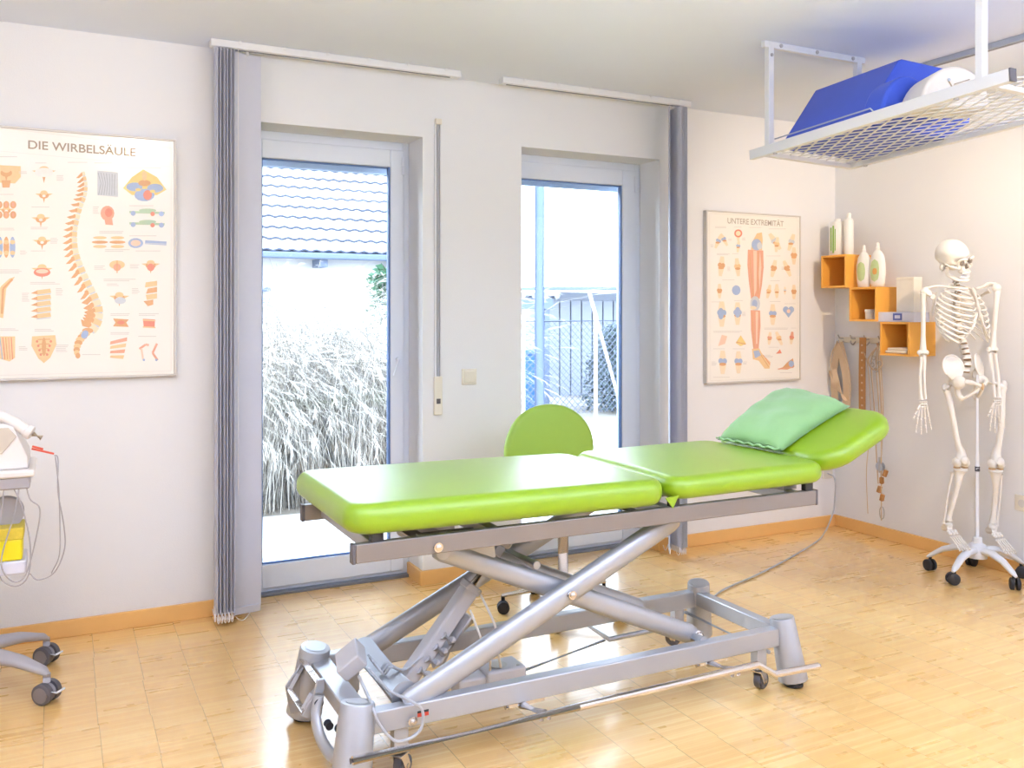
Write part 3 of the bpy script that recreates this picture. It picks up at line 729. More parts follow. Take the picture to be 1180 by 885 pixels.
# base frame
m = MB()
MB().bb(.79, 2.30, 2.430, 2.472, .147, .211).build('base_rail', M['steel'], cu, bevel=.004)
MB().bb(.79, 2.30, 2.904, 2.946, .147, .211).build('base_rail', M['steel'], cu, bevel=.004)
MB().bb(.728, .795, 2.48, 2.90, .158, .206).build('end_beam', M['steel'], cu, bevel=.004)
MB().bb(2.288, 2.330, 2.48, 2.90, .155, .211).build('end_beam', M['steel'], cu, bevel=.004)
for (tx, ty, bx, by) in ((.752, 2.455, .722, 2.425), (2.322, 2.455, 2.350, 2.425), (.752, 2.920, .722, 2.952), (2.318, 2.920, 2.346, 2.950)):
    a, b = V((bx, by, .018)), V((tx, ty, .240)); n = (b-a).normalized()
    m = MB(); kk = 1.12 if tx < 1 else 1.0; m.tube([a, a+n*.004, b-n*.006, b-n*.001, b], [.048*kk, .052*kk, .044*kk, .042*kk, .036*kk], 32)
    po = m.build('foot_post', M['steel'], cu)
    MB().lathe([(.030, 0), (.034, .003), (.034, .014), (.026, .022)], (bx, by, 0), n=20).build('rubber_foot', M['black'], po)
    MB().cyl(b-n*.002, b+n*.0015, .033, n=28).build('embossed_cap', M['steel'], po)
def small_caster(x, y, ang):
    m = MB(); m.bb(x-.022, x+.022, y-.018, y+.018, .075, .150); m.cyl((x, y, .066), (x, y, .078), .020)
    c = m.build('caster_bracket', M['steel'], cu, bevel=.003)
    ca, sa = math.cos(ang), math.sin(ang); ax = V((-sa, ca, 0)); ctr = V((x+ca*.016, y+sa*.016, .030))
    m = MB()
    for s in (-1, 1): m.bar(ctr+ax*(s*.019)-V((0, 0, .004)), V((x, y, .068))+ax*(s*.017), .026, .004, up=ax)
    m.bar(V((x, y, .067))-V((ca, sa, 0))*.02, V((x, y, .067))+V((ca, sa, 0))*.026, .042, .006)
    m.build('fork', M['chrome'], c, bevel=.001)
    MB().tube([ctr-ax*.015, ctr-ax*.012, ctr+ax*.012, ctr+ax*.015], [.026, .030, .030, .026], 24).build('wheel', M['dark'], c)
    MB().cyl(ctr-ax*.022, ctr+ax*.022, .007, n=12).build('axle', M['chrome'], c)
for x, y, a in ((.875, 2.455, .6), (2.215, 2.455, .3), (.875, 2.925, 1.2), (2.215, 2.925, 2.2)): small_caster(x, y, a)
# pedal bars
fb = [(.700, 2.332, .140), (1.4, 2.332, .146), (2.100, 2.332, .150), (2.168, 2.325, .108), (2.368, 2.325, .100)]
MB().tube(fb, .0120, 14).build('pedal_bar', M['chrome'], cu)
MB().cyl((.694, 2.332, .140), (.702, 2.332, .140), .0085).cyl((2.366, 2.325, .100), (2.374, 2.325, .0998), .0085).split('bar_plug', M['dark'], cu)
MB().tube([(.86, 3.05, .125), (1.835, 3.05, .125), (1.850, 2.86, .105), (2.20, 2.86, .110)], .0095, 14).build('pedal_bar', M['steel'], cu)
MB().tube([(1.385, 2.72, .11), (1.83, 2.86, .105)], .005, 10).build('linkage_rod', M['steel'], cu)
MB().cyl((2.26, 2.93, .125), (2.26, 2.45, .125), .007).build('linkage_rod', M['steel'], cu)
for x in (1.26, 1.98):
    m = MB(); m.bb(x-.05, x+.08, 2.435, 2.455, .137, .148).cyl((x, 2.44, .139), (x+.03, 2.345, .142), .013).cyl((x-.055, 2.437, .141), (x-.045, 2.437, .141), .007)
    m.cyl((x+.015, 2.335, .128), (x+.015, 2.335, .136), .006, n=10).cyl((x+.04, 2.335, .128), (x+.04, 2.335, .136), .006, n=10)
    m.build('pedal_bracket', M['chrome'], cu)
# foot lever at the left end
m = MB()
for y in (2.885, 2.72):
    MB().tube([(.713, y, .212), (.690, y, .175), (.662, y, .128)], .009, 4).build('lever_link', M['steel'], cu)
m.prism([(.712, .215), (.650, .135), (.665, .045), (.71, .045), (.735, .15)], lambda a, b: (a, 2.900, b), lambda a, b: (a, 2.910, b))
m.build('lever_plate', M['steel'], cu, bevel=.002); m = MB()
m.prism([(.700, .222), (.722, .222), (.722, .19), (.705, .150), (.672, .110), (.652, .122), (.690, .180)], lambda a, b: (a, 2.695, b), lambda a, b: (a, 2.708, b))
lv = m.build('lever_plate', M['steel'], cu, bevel=.002)
MB().cyl((.708, 2.93, .208), (.708, 2.70, .208), .011).build('lever_rod', M['chrome'], lv)
MB().cyl((.662, 2.90, .128), (.662, 2.70, .128), .010).build('lever_rod', M['chrome'], lv)
m = MB(); m.tube(spline([(.705, 2.69, .185), (.688, 2.67, .13), (.690, 2.63, .085), (.700, 2.57, .060), (.715, 2.50, .058)], 6), .017, 12, sq=.6)
m.build('curved_lever', M['steel'], lv)
MB().cyl((.700, 2.70, .160), (.700, 2.675, .160), .014, n=16).cyl((.720, 2.655, .105), (.720, 2.63, .105), .012, n=16).cyl((.742, 2.61, .105), (.742, 2.575, .105), .014, n=16).split('pivot_knob', M['black'], lv)
# cables, sticker
loop = spline([(.83, 2.60, .27), (.86, 2.50, .235), (.89, 2.405, .235), (.925, 2.40, .20), (.915, 2.40, .145), (.85, 2.40, .130), (.80, 2.405, .185), (.785, 2.43, .235), (.80, 2.60, .25)], 8)
MB().tube(loop, .0045, 8).build('loop_cable', M['grey_cable'], cu)
m = MB()
for k in range(3): m.tube(spline([(.86, 2.66+.02*k, .27), (.885, 2.62+.02*k, .235), (.90, 2.60+.02*k, .26), (.96, 2.66, .22), (1.03, 2.665, .25)], 6), .004, 8)
m.split('wiring', M['grey_cable'], cu)
m = MB(); m.tube(spline([(1.22, 2.66, .43), (1.25, 2.60, .33), (1.27, 2.62, .24), (1.30, 2.66, .165)], 8), .004, 8).tube(spline([(1.18, 2.64, .38), (1.20, 2.60, .30), (1.24, 2.62, .22), (1.26, 2.66, .16)], 8), .004, 8)
m.split('actuator_lead', M['offwhite'], cu)
MB().bb(.921, .955, 2.4285, 2.4305, .172, .183).build('sticker', M['red'], cu, label='red stripe sticker')
MB().bb(.921, .955, 2.4283, 2.4305, .183, .189).build('sticker', M['black'], cu, label='black stripe sticker')
pc = spline([(4.285, 4.128, .335), (4.285, 4.07, .30), (4.25, 4.05, .12), (4.10, 3.98, .010), (3.85, 3.83, .006), (3.43, 3.63, .006), (3.12, 3.50, .006), (2.82, 3.385, .006), (2.55, 3.20, .008), (2.36, 3.02, .06), (2.33, 2.93, .13)], 8)
MB().tube(pc, .0045, 8).build('power_cable', M['grey_cable'], cu)

# mint pillow
def pillow():
    t = thing('pillow', 'mint green cotton pillow lying on the raised head end of the couch', 'pillow', (2.60, 2.72, .86))
    # local cushion plane = head section top
    o = V((2.478, 2.69, .745)); ex = V((math.cos(HA), 0, math.sin(HA))); ez = V((-math.sin(HA), 0, math.cos(HA))); ey = V((0, 1, 0))
    base_h = .0745
    cs = [V((-.03, .235)), V((-.03, -.125)), V((.370, -.125)), V((.440, .290))]  # corners: left, near, right, far
    n = 22; vs = []; fs = []
    for side in (0, 1):
        for i in range(n+1):
            for j in range(n+1):
                u, v = i/n, j/n
                # pinch the edges inward between the corners
                p = (cs[0]*(1-u)+cs[1]*u)*(1-v)+(cs[3]*(1-u)+cs[2]*u)*v
                c = (cs[0]+cs[1]+cs[2]+cs[3])/4
                a, b = 2*u-1, 2*v-1
                k = 1-.06*(1-a*a)*(b*b)-.06*(1-b*b)*(a*a); p = c+(p-c)*k
                th = .098*max(0, (1-a**4)*(1-b**4))**.62
                wr = .004*math.sin(7*a+3*b)*(1-a*a)+.003*math.sin(11*b-4*a)*(1-b*b)+.004*math.sin(19*(a+b))*(a*a*b*b)
                flat = min(0, 0)
                z = (th*.80+wr*(1 if th > .002 else 0) if side else -th*.0)+.004*math.sin(9*a+2)*(b > .9)
                # part over the flat middle section rests on it instead
                h = base_h+.006+max(z, 0)
                P = o+ex*p.x+ey*p.y+ez*h
                if p.x < .03:
                    zz = .812+max(z, 0)
                    if P.z-max(z, 0) < .812: P.z = zz
                vs.append(P)
    N = (n+1)*(n+1)
    for i in range(n):
        for j in range(n):
            a = i*(n+1)+j
            if i in range(n): fs.append((N+a, N+a+1, N+a+n+2, N+a+n+1)); fs.append((a, a+n+1, a+n+2, a+1))
    # weld the rim
    m = MB(); m.add(vs, fs); ob = m.build('pillow_body', M['mint'], t, smooth=True, ang=80)
    bm = bmesh.new(); bm.from_mesh(ob.data); bmesh.ops.remove_doubles(bm, verts=bm.verts, dist=.0015); bmesh.ops.recalc_face_normals(bm, faces=bm.faces); bm.to_mesh(ob.data); bm.free()
    # hem along the near-left edge
    m = MB(); e0, e1 = cs[0], cs[1]
    pts = []
    for k in range(24):
        p = e0.lerp(e1, k/23); P = o+ex*p.x+ey*p.y+ez*(base_h+.008)
        if p.x < .03: P.z = max(P.z, .820)
        P.z += .004*math.sin(k*1.7); P.x -= .002*math.cos(k*2.3); pts.append(P)
    m.tube(pts, .006, 8, sq=.7); m.build('hem', M['mint'], t)
pillow()

# ------------------------------------------------------------------ stool
st = thing('stool', 'lime green stool with a rounded backrest half hidden behind the couch', 'stool', (2.02, 3.50, 0))
m = MB(); cxs, cys = 2.02, 3.50
m.lathe([(.045, .075), (.045, .10), (.028, .13), (.026, .16)], (cxs, cys, 0), n=20); hub = m.build('base_hub', M['chrome'], st)
for k in range(5):
    a = R(15)+2*PI*k/5; d = V((math.cos(a), math.sin(a), 0)); c = V((cxs, cys, 0))
    MB().tube([c+d*.03+V((0, 0, .105)), c+d*.15+V((0, 0, .095)), c+d*.275+V((0, 0, .075))], [.020, .017, .012], 12, sq=.7).build('spoke', M['chrome'], st)
    m = MB(); e_ = c+d*.27; nn = V((-d.y, d.x, 0)); w_ = e_+nn*.012+V((0, 0, .027))
    m.tube([w_-nn*.022, w_-nn*.018, w_-nn*.004, w_-nn*.003], [.020, .027, .027, .022], 18).tube([w_+nn*.022, w_+nn*.018, w_+nn*.004, w_+nn*.003], [.020, .027, .027, .022], 18).cyl(w_-nn*.01, w_+nn*.01, .010)
    m.cyl(e_+V((0, 0, .045)), e_+V((0, 0, .075)), .009)
    m.build('caster', M['black'], st)
MB().cyl((cxs, cys, .15), (cxs, cys, .36), .025).build('column', M['chrome'], st)
MB().cyl((cxs, cys, .34), (cxs, cys, .47), .018).build('piston', M['chrome'], st)
m = MB(); m.lathe([(.10, .455), (.17, .465), (.185, .48), (.19, .505), (.18, .525), (.14, .535), (.01, .537)], (cxs, cys, 0), n=40); m.build('seat', M['lime_chair'], st)
MB().tube(spline([(cxs, cys+.05, .46), (cxs-.0, cys+.20, .46), (cxs-.0, cys+.235, .52), (cxs, cys+.225, .72)], 6), .012, 12, sq=.6).build('back_stem', M['chrome'], st)
def Tb(p):  # curve the backrest slightly round the sitter
    dx = p.x-cxs-.045; return V((p.x-.012, p.y+.0-.35*dx*dx, p.z))
m = MB(); n = 48; vs = []; fs = []
prof = [(-.024, .90), (-.020, .97), (-.008, 1.0), (.008, 1.0), (.020, .97), (.024, .90)]
hw, hh = .236, .215; zc = .690
for off, k in prof:
    for i in range(n):
        t_ = 2*PI*i/n; xx = hw*math.copysign(abs(math.cos(t_))**.95, math.cos(t_)); zz = hh*math.sin(t_)
        vs.append(Tb(V((cxs+.045+xx*k, cys+.20+off, zc+zz*k))))
L = len(prof)
for j in range(L-1):
    for i in range(n): i2 = (i+1) % n; fs.append((j*n+i, j*n+i2, (j+1)*n+i2, (j+1)*n+i))
fs += [tuple(range(n)), tuple(reversed(range((L-1)*n, L*n)))]
m.add(vs, fs); m.build('backrest', M['lime_chair'], st, ang=60)

# ------------------------------------------------------------------ trolley at the left edge
tr = thing('equipment_trolley', 'grey five arm trolley at the left edge with a tray and yellow tub', 'trolley', (-.30, 3.62, 0))
tc_ = V((-.30, 3.655, 0))
MB().lathe([(.06, .11), (.065, .17), (.045, .20), (.03, .22)], tc_, n=24).build('base_hub', M['cart_grey'], tr)
for k in range(5):
    a = R(37)-2*PI*k/5; d = V((math.cos(a), math.sin(a), 0)); nn = V((-d.y, d.x, 0))
    if k == 0: d = V((.27, .20, 0)).normalized()
    if k == 1: d = V((.27, -.19, 0)).normalized()
    nn = V((-d.y, d.x, 0))
    MB().tube([tc_+d*.04+V((0, 0, .150)), tc_+d*.12+V((0, 0, .148)), tc_+d*.22+V((0, 0, .135)), tc_+d*.31+V((0, 0, .108)), tc_+d*.33+V((0, 0, .095))], [.042, .040, .032, .022, .010], 18, sq=.6, up=(0, 0, 1)).build('base_arm', M['cart_grey'], tr)
    e_ = tc_+d*.325; roll = V((.80, -.60, 0)); rn = V((-roll.y, roll.x, 0)); ctr = e_+V((0, 0, .036))
    m = MB(); m.cyl(e_+V((0, 0, .07)), e_+V((0, 0, .10)), .012).tube([ctr-rn*.008, ctr+rn*.008], .030, 16)
    cst = m.build('caster', M['cart_grey'], tr)
    for s in (-1, 1):
        MB().tube([ctr+rn*(s*.010), ctr+rn*(s*.012), ctr+rn*(s*.030), ctr+rn*(s*.033)], [.030, .036, .036, .031], 28).build('tyre', M['dark'], cst)
        MB().tube([ctr+rn*(s*.031), ctr+rn*(s*.035)], [.028, .026], 28).build('wheel_disc', M['wheelgrey'], cst)
    MB().tube([ctr+roll*.020-rn*.02+V((0, 0, .012)), ctr+roll*.052-rn*.02+V((0, 0, .008)), ctr+roll*.052+rn*.02+V((0, 0, .008))], .004, 8).build('brake_tab', M['stand_white'], cst)
MB().cyl(tc_+V((0, 0, .20)), tc_+V((0, 0, .77)), .025).build('column', M['cart_grey'], tr)
m = MB(); m.bb(-.52, -.070, 3.46, 3.78, .775, .800); trayo = m.build('tray', M['cart_white'], tr, bevel=.008, seg=3)
MB().bb(-.50, -.085, 3.47, 3.76, .735, .776).build('tray_skirt', M['cart_grey'], tr, bevel=.006)
m = MB(); m.cyl((-.16, 3.56, .64), (-.16, 3.60, .64), .055, n=28); m.build('speaker_disc', M['cart_grey'], tr)
m = MB(); m.bb(-.24, -.19, 3.58, 3.66, .44, .775); m.build('back_plate', M['cart_white'], tr, bevel=.004)
m = MB(); m.bb(-.45, -.097, 3.48, 3.66, .445, .490); m.build('lower_shelf', M['paleblue'], tr, bevel=.006)
tub = thing('tub', 'bright yellow tub with a printed lid band standing on the trolley shelf', 'tub', (-.24, 3.57, .49))
MB().bb(-.40, -.108, 3.49, 3.63, .4905, .565).build('tub_body', M['yellow'], tub, bevel=.008, seg=3)
MB().bb(-.405, -.104, 3.487, 3.633, .562, .602).build('lid_band', M['yellow_label'], tub, bevel=.004)
dv = thing('therapy_device', 'white electrotherapy unit with sloping beige panel standing on the trolley tray', 'medical device', (-.25, 3.6, .80))
m = MB(); prof2 = [(-.50, .8005), (-.090, .8005), (-.092, .842), (-.118, .900), (-.135, .945), (-.16, .955), (-.50, .955)]
m.prism(prof2, lambda a, b: (a, 3.495, b), lambda a, b: (a, 3.74, b)); m.build('housing', M['cart_white'], dv, bevel=.006, seg=3)
m = MB(); m.prism([(-.40, .855), (-.170, .855), (-.125, .912), (-.150, .943), (-.40, .943)], lambda a, b: (a, 3.490, b), lambda a, b: (a, 3.496, b)); m.build('front_panel', M['cart_beige'], dv, bevel=.002)
m = MB(); m.tube(spline([(-.34, 3.55, .985), (-.20, 3.53, .985), (-.14, 3.52, .962), (-.10, 3.51, .930), (-.078, 3.505, .918)], 6), [.016]*7+[.017]*6+[.019]*6+[.024]*5+[.017], 16); hp = m.build('handpiece', M['cart_white'], dv)
MB().cyl((-.077, 3.505, .916), (-.050, 3.50, .902), .009).build('tip', M['seam'], hp)
m = MB()
m.tube(spline([(-.10, 3.48, .765), (-.085, 3.475, .70), (-.055, 3.47, .66), (-.07, 3.47, .55), (-.10, 3.47, .44), (-.14, 3.47, .43), (-.17, 3.47, .50), (-.13, 3.47, .66), (-.115, 3.48, .765)], 8), .0024, 6)
m.tube(spline([(-.16, 3.48, .765), (-.17, 3.47, .66), (-.185, 3.47, .55), (-.175, 3.47, .45), (-.13, 3.47, .41), (-.09, 3.47, .44), (-.085, 3.47, .55), (-.11, 3.47, .68), (-.145, 3.48, .765)], 8), .0024, 6)
m.split('hanging_cable', M['cart_grey'], dv)
m = MB(); m.tube(spline([(-.012, 3.46, .845), (0.000, 3.46, .83), (.000, 3.46, .72), (.018, 3.46, .60), (.020, 3.46, .52), (-.010, 3.46, .445), (-.060, 3.46, .425), (-.085, 3.46, .45)], 8), .0024, 6)
m.tube(spline([(-.008, 3.46, .84), (.002, 3.465, .73), (.006, 3.465, .60), (.004, 3.465, .50), (-.02, 3.465, .44)], 8), .0020, 6)
cl = m.build('electrode_lead', M['cart_grey'], dv)
m = MB(); m.bar((-.080, 3.46, .872), (-.012, 3.46, .850), .010, .006).bar((-.078, 3.46, .880), (-.045, 3.46, .868), .012, .006); m.build('clip', M['redclip'], cl, bevel=.001)

# ------------------------------------------------------------------ ceiling rack
rk = thing('ceiling_rack', 'white metal mesh storage rack hanging from the ceiling at upper right', 'rack', (3.0, 2.4, 2.05))
def rz(x, y): return 2.033+.055*(3.0-y)-.030*(x-2.73)
def RP(x, y, dz=0): return V((x, y, rz(x, y)+dz))
RX_0, RX_1, RY0, RY1 = 2.735, 3.262, 1.30, 3.03
fr_y0 = 1.86
MB().bar(RP(2.735, fr_y0), RP(2.735, 3.075), .028, .042).build('frame_bar', M['white_metal'], rk, bevel=.002)
MB().bar(RP(2.735, fr_y0-.006), RP(2.735, fr_y0+.001), .030, .044).build('end_cap', M['dark'], rk, bevel=.001)
MB().bar(RP(3.262, 1.30, -.004), RP(3.262, 3.02, -.004), .028, .034).build('frame_bar', M['white_metal'], rk, bevel=.002)
MB().bar(RP(2.745, 2.995, -.012), RP(3.262, 3.005, -.012), .028, .018).build('frame_bar', M['white_metal'], rk, bevel=.002)
MB().bar(RP(2.745, 1.93, -.012), RP(3.262, 1.93, -.012), .028, .018).build('frame_bar', M['white_metal'], rk, bevel=.002)
for y, in ((2.965,), (1.967,)):
    for x in (2.735, 3.262):
        MB().bar(RP(x, y, .015), V((x, y, HC-.001)), .028, .028, up=(1, 0, 0)).build('hanger_post', M['white_metal'], rk, bevel=.002)
    MB().bb(2.70, 3.30, y-.012, y+.012, HC-.028, HC-.0005).build('ceiling_bracket', M['white_metal'], rk, bevel=.002)
m = MB()
for x in (2.79, 3.00, 3.22): m.lathe([(.009, 0), (.008, .004)], (x, 2.952, HC-.014), (0, -1, 0), 12)
m.lathe([(.008, 0), (.007, .004)], (2.735, 2.950, HC-.06), (0, -1, 0), 12)
for x, y in ((2.735, 2.06), (3.262, 2.92), (2.735, 2.93)): m.lathe([(.009, 0), (.009, .006)], RP(x, y, -.027), (0, 0, 1), 12)
m.split('bolt', M['alu'], rk)
# expanded metal sheet
m = MB(); sy, sx = .046, .027
ny = int((2.985-1.30)/sy); nx = int((3.245-2.752)/sx)
def strand(a, b): m.bar(a, b, .0078, .0034)
for i in range(ny+1):
    for j in range(nx):
        y = 1.31+i*sy; x = 2.756+j*sx
        if (i+j) % 2 == 0:
            a = RP(x, y, -.006)
            for q in ((x+sx, y+sy), (x+sx, y-sy)):
                if 1.28 < q[1] < 2.995 and q[0] < 3.25: strand(a, RP(q[0], q[1], -.006))
        else:
            pass
        if (i+j) % 2 == 0 and j % 1 == 0:
            strand(RP(x-.001, y-.009, -.006), RP(x-.001, y+.009, -.006))
m.build('mesh_shelf', M['white_metal'], rk, smooth=False)
m = MB(); m.bar(RP(2.752, 2.44, .045), RP(2.752, 2.95, .045), .004, .005).bar(RP(2.752, 2.44, .045), RP(2.775, 2.41, .0), .004, .005).bar(RP(2.752, 2.95, .0), RP(2.752, 2.95, .045), .004, .005)
m.build('rim_wire', M['galv'], rk)
# cushions on the rack
wd_ = thing('wedge_cushion', 'large royal blue wedge positioning cushion lying on the ceiling rack', 'cushion', (3.05, 2.7, 2.06))
m = MB(); pr = [(2.768, .002), (2.985, .285), (3.005, .293), (3.40, .293), (3.405, .285), (3.405, .09), (3.25, .002)]
m.prism(pr, lambda a, b: RP(a, 2.500 if b < .2 else 2.505, b), lambda a, b: RP(a, 2.945 if b < .2 else 2.95, b)); m.build('cover', M['blue'], wd_, bevel=.006, seg=3)
hb = thing('half_roll_cushion', 'small royal blue half roll cushion between the wedge and the white roll', 'cushion', (2.93, 2.38, 2.07))
def half_roll(mb, c, r, hh, L, ang, n=20, flat=True):
    ca, sa = math.cos(ang), math.sin(ang)
    pts = [(-r*math.cos(PI*i/n), hh*math.sin(PI*i/n)) for i in range(n+1)]
    def g(e): return lambda a, b: RP(c[0]+ca*a-sa*e, c[1]+sa*a+ca*e, b+.003)
    return mb.prism(pts, g(-L/2), g(L/2))
m = MB(); half_roll(m, (2.885, 2.425), .125, .165, .115, R(-8)); m.build('cover', M['blue'], hb, bevel=.012, seg=3)
wr = thing('knee_roll_cushion', 'off-white rounded knee roll cushion on the rack beside the blue wedge', 'cushion', (2.93, 2.14, 2.08))
m = MB(); half_roll(m, (2.925, 2.255), .135, .150, .15, R(-20)); cov = m.build('cover', M['offwhite'], wr, bevel=.012, seg=3)
ca, sa = math.cos(R(-20)), math.sin(R(-20))
def Wp(a, b, e=-.0775): return RP(2.925+ca*a-sa*e, 2.255+sa*a+ca*e, b)
m = MB(); m.tube([Wp(-.03, .095), Wp(-.015, .070), Wp(.03, .050), Wp(.09, .055)], .0022, 6); m.tube([Wp(-.01, .085), Wp(.05, .105)], .0015, 6)
m.build('seam', M['seam'], cov)
MB().lathe([(.006, 0), (.005, .003)], Wp(-.03, .10), (-.3, -1, 0), 12).build('button', M['galv'], cov)
# rail on the ceiling
rl = thing('ceiling_rail', 'grey metal rail fixed along the ceiling behind the rack', 'rail', (3.62, 2.4, 2.49))
MB().bb(3.600, 3.640, 1.0, 2.98, 2.475, 2.4995).build('rail_body', M['galv'], rl, bevel=.002)
MB().bb(3.612, 3.628, 1.0, 2.97, 2.4735, 2.476).build('rail_slot', M['groove'], rl)

# ------------------------------------------------------------------ box shelves and what stands on them
def box_shelf(label, y0, y1, z0, z1):
    x0, x1, t_ = 4.150, 4.359, .012
    t = thing('box_shelf', label, 'shelf', (4.25, (y0+y1)/2, z0), group='orange box shelves')
    MB().bb(x0, x1, y0, y1, z1-t_, z1).build('top_board', M['orange'], t, bevel=.001)
    MB().bb(x0, x1, y0, y1, z0, z0+t_).build('bottom_board', M['orange'], t, bevel=.001)
    MB().bb(x0, x1, y0, y0+t_, z0+t_, z1-t_).build('side_board', M['orange'], t, bevel=.001)
    MB().bb(x0, x1, y1-t_, y1, z0+t_, z1-t_).build('side_board', M['orange'], t, bevel=.001)
    MB().bb(x1-.010, x1, y0+t_, y1-t_, z0+t_, z1-t_).build('back_board', M['orange'], t)
box_shelf('highest of the three orange box shelves, empty inside', 3.858, 4.052, 1.484, 1.680)
box_shelf('middle of the three orange box shelves, holding a small white jar', 3.636, 3.834, 1.284, 1.482)
box_shelf('lowest of the three orange box shelves, holding a folded cream cloth', 3.414, 3.612, 1.094, 1.2825)
# tops
def bottle(kind, label, x, y, z, prof, sx, sy, lab, rot=0):
    t = thing('bottle', label, 'bottle', (x, y, z), rz=0, group='bottles on the box shelves')
    MB().lathe(prof['body'], (x, y, z), n=32, sx=sx, sy=sy).build('bottle_body', M['bottle'], t, ang=50)
    MB().lathe(prof['cap'], (x, y, z), n=20).build('cap', M['bottle'], t)
    for (a0, a1, z0_, z1_, k, mt) in lab:
        # label wrapped on the body between angles
        m = MB(); n = 10; vs = []
        zz = 10
        for j in range(zz+1):
            h = z0_+(z1_-z0_)*j/zz
            # radius at that height
            rr = 0
            for (r1, h1), (r2, h2) in zip(prof['body'][:-1], prof['body'][1:]):
                if min(h1, h2) <= h <= max(h1, h2) and h1 != h2: rr = r1+(r2-r1)*(h-h1)/(h2-h1)
            w_ = math.sqrt(max(0, 1-((j/zz)*2-1)**2))**.6 if k == 'oval' else 1
            am, aw = (a0+a1)/2, (a1-a0)/2*w_
            for i in range(n+1):
                a = R(am+aw*(i/n*2-1)); vs.append((x+math.cos(a)*(rr+.0012)*sx, y+math.sin(a)*(rr+.0012)*sy, z+h))
        fs = [(j*(n+1)+i, j*(n+1)+i+1, (j+1)*(n+1)+i+1, (j+1)*(n+1)+i) for j in range(zz) for i in range(n)]
        m.add(vs, fs); m.build('label', mt, t)
lot = dict(body=[(.030, 0), (.036, .004), (.040, .03), (.045, .09), (.044, .13), (.036, .175), (.022, .20), (.012, .208)], cap=[(.013, .206), (.013, .222), (.009, .226), (.009, .245), (.004, .250)])
bottle('lotion', 'white lotion bottle with green label on the middle shelf, the nearer to the top shelf', 4.222, 3.790, 1.4822, lot, .62, 1.12, [(145, 215, .035, .15, 'oval', M['label'])])
lot2 = dict(body=[(.032, 0), (.038, .004), (.043, .03), (.048, .09), (.046, .13), (.038, .178), (.022, .205), (.012, .214)], cap=[(.013, .212), (.013, .228), (.010, .232), (.010, .252), (.004, .258)])
bottle('lotion', 'white lotion bottle with green and orange label on the middle shelf, right one', 4.222, 3.690, 1.4822, lot2, .62, 1.12, [(145, 215, .03, .16, 'oval', M['label']), (168, 200, .07, .11, 'oval', M['orange_print'])])
can = dict(body=[(.050, 0), (.053, .004), (.053, .195), (.048, .205), (.02, .210)], cap=[(.020, .208), (.020, .222), (.015, .226)])
bottle('can', 'broad white canister with leaf green print on the highest box shelf', 4.235, 4.000, 1.6802, can, .9, 1.0, [(165, 178, .03, .17, 'r', M['label2']), (184, 196, .015, .18, 'r', M['label2']), (200, 206, .03, .16, 'r', M['label2'])])
slim = dict(body=[(.026, 0), (.028, .004), (.028, .20), (.022, .215), (.012, .22)], cap=[(.013, .218), (.013, .245), (.009, .25)])
bottle('slim', 'slim plain white bottle on the highest box shelf beside the canister', 4.225, 3.905, 1.6802, slim, 1, 1, [])
jr = thing('jar', 'small white screw top jar inside the middle box shelf', 'jar', (4.21, 3.735, 1.296))
MB().lathe([(.024, 0), (.026, .003), (.026, .038), (.022, .042)], (4.21, 3.735, 1.2962), n=28).build('jar_body', M['bottle'], jr)
MB().lathe([(.028, .040), (.029, .042), (.029, .055), (.026, .058)], (4.21, 3.735, 1.2962), n=28).build('lid', M['bottle'], jr)
cl_ = thing('folded_cloth', 'folded cream cloth lying inside the lowest box shelf', 'cloth', (4.24, 3.51, 1.106))
m = MB(); rounded_box(m, 4.160, 4.32, 3.435, 3.592, 1.1062, 1.124, .008, plan=.015, n=3, inner=3); m.build('lower_fold', M['cloth'], cl_)
m = MB(); rounded_box(m, 4.163, 4.32, 3.438, 3.580, 1.1235, 1.138, .007, plan=.015, n=3, inner=3); m.build('upper_fold', M['cloth'], cl_)
fb_ = thing('flat_carton', 'flat pale lilac carton with blue print on the lowest box shelf', 'box', (4.22, 3.54, 1.2825))
MB().bb(4.165, 4.285, 3.395, 3.665, 1.2828, 1.338).build('carton', M['paleblue'], fb_, bevel=.002)
m = MB(); m.bb(4.1640, 4.1652, 3.475, 3.535, 1.292, 1.330); m.build('blue_print', M['blueprint'], fb_)
MB().bb(4.1638, 4.1655, 3.487, 3.523, 1.302, 1.320).bb(4.1640, 4.1652, 3.415, 3.465, 1.300, 1.304).bb(4.1640, 4.1652, 3.415, 3.455, 1.312, 1.315).build('carton_detail', M['paleblue'], fb_)
pb = thing('paper_carton', 'upright cream carton standing on top of the flat lilac carton', 'box', (4.25, 3.505, 1.338))
MB().bb(4.215, 4.283, 3.44, 3.555, 1.3382, 1.530).build('carton', M['paper'], pb, bevel=.002)
MB().bb(4.214, 4.284, 3.439, 3.556, 1.515, 1.532).build('carton_lid', M['paper'], pb, bevel=.002)

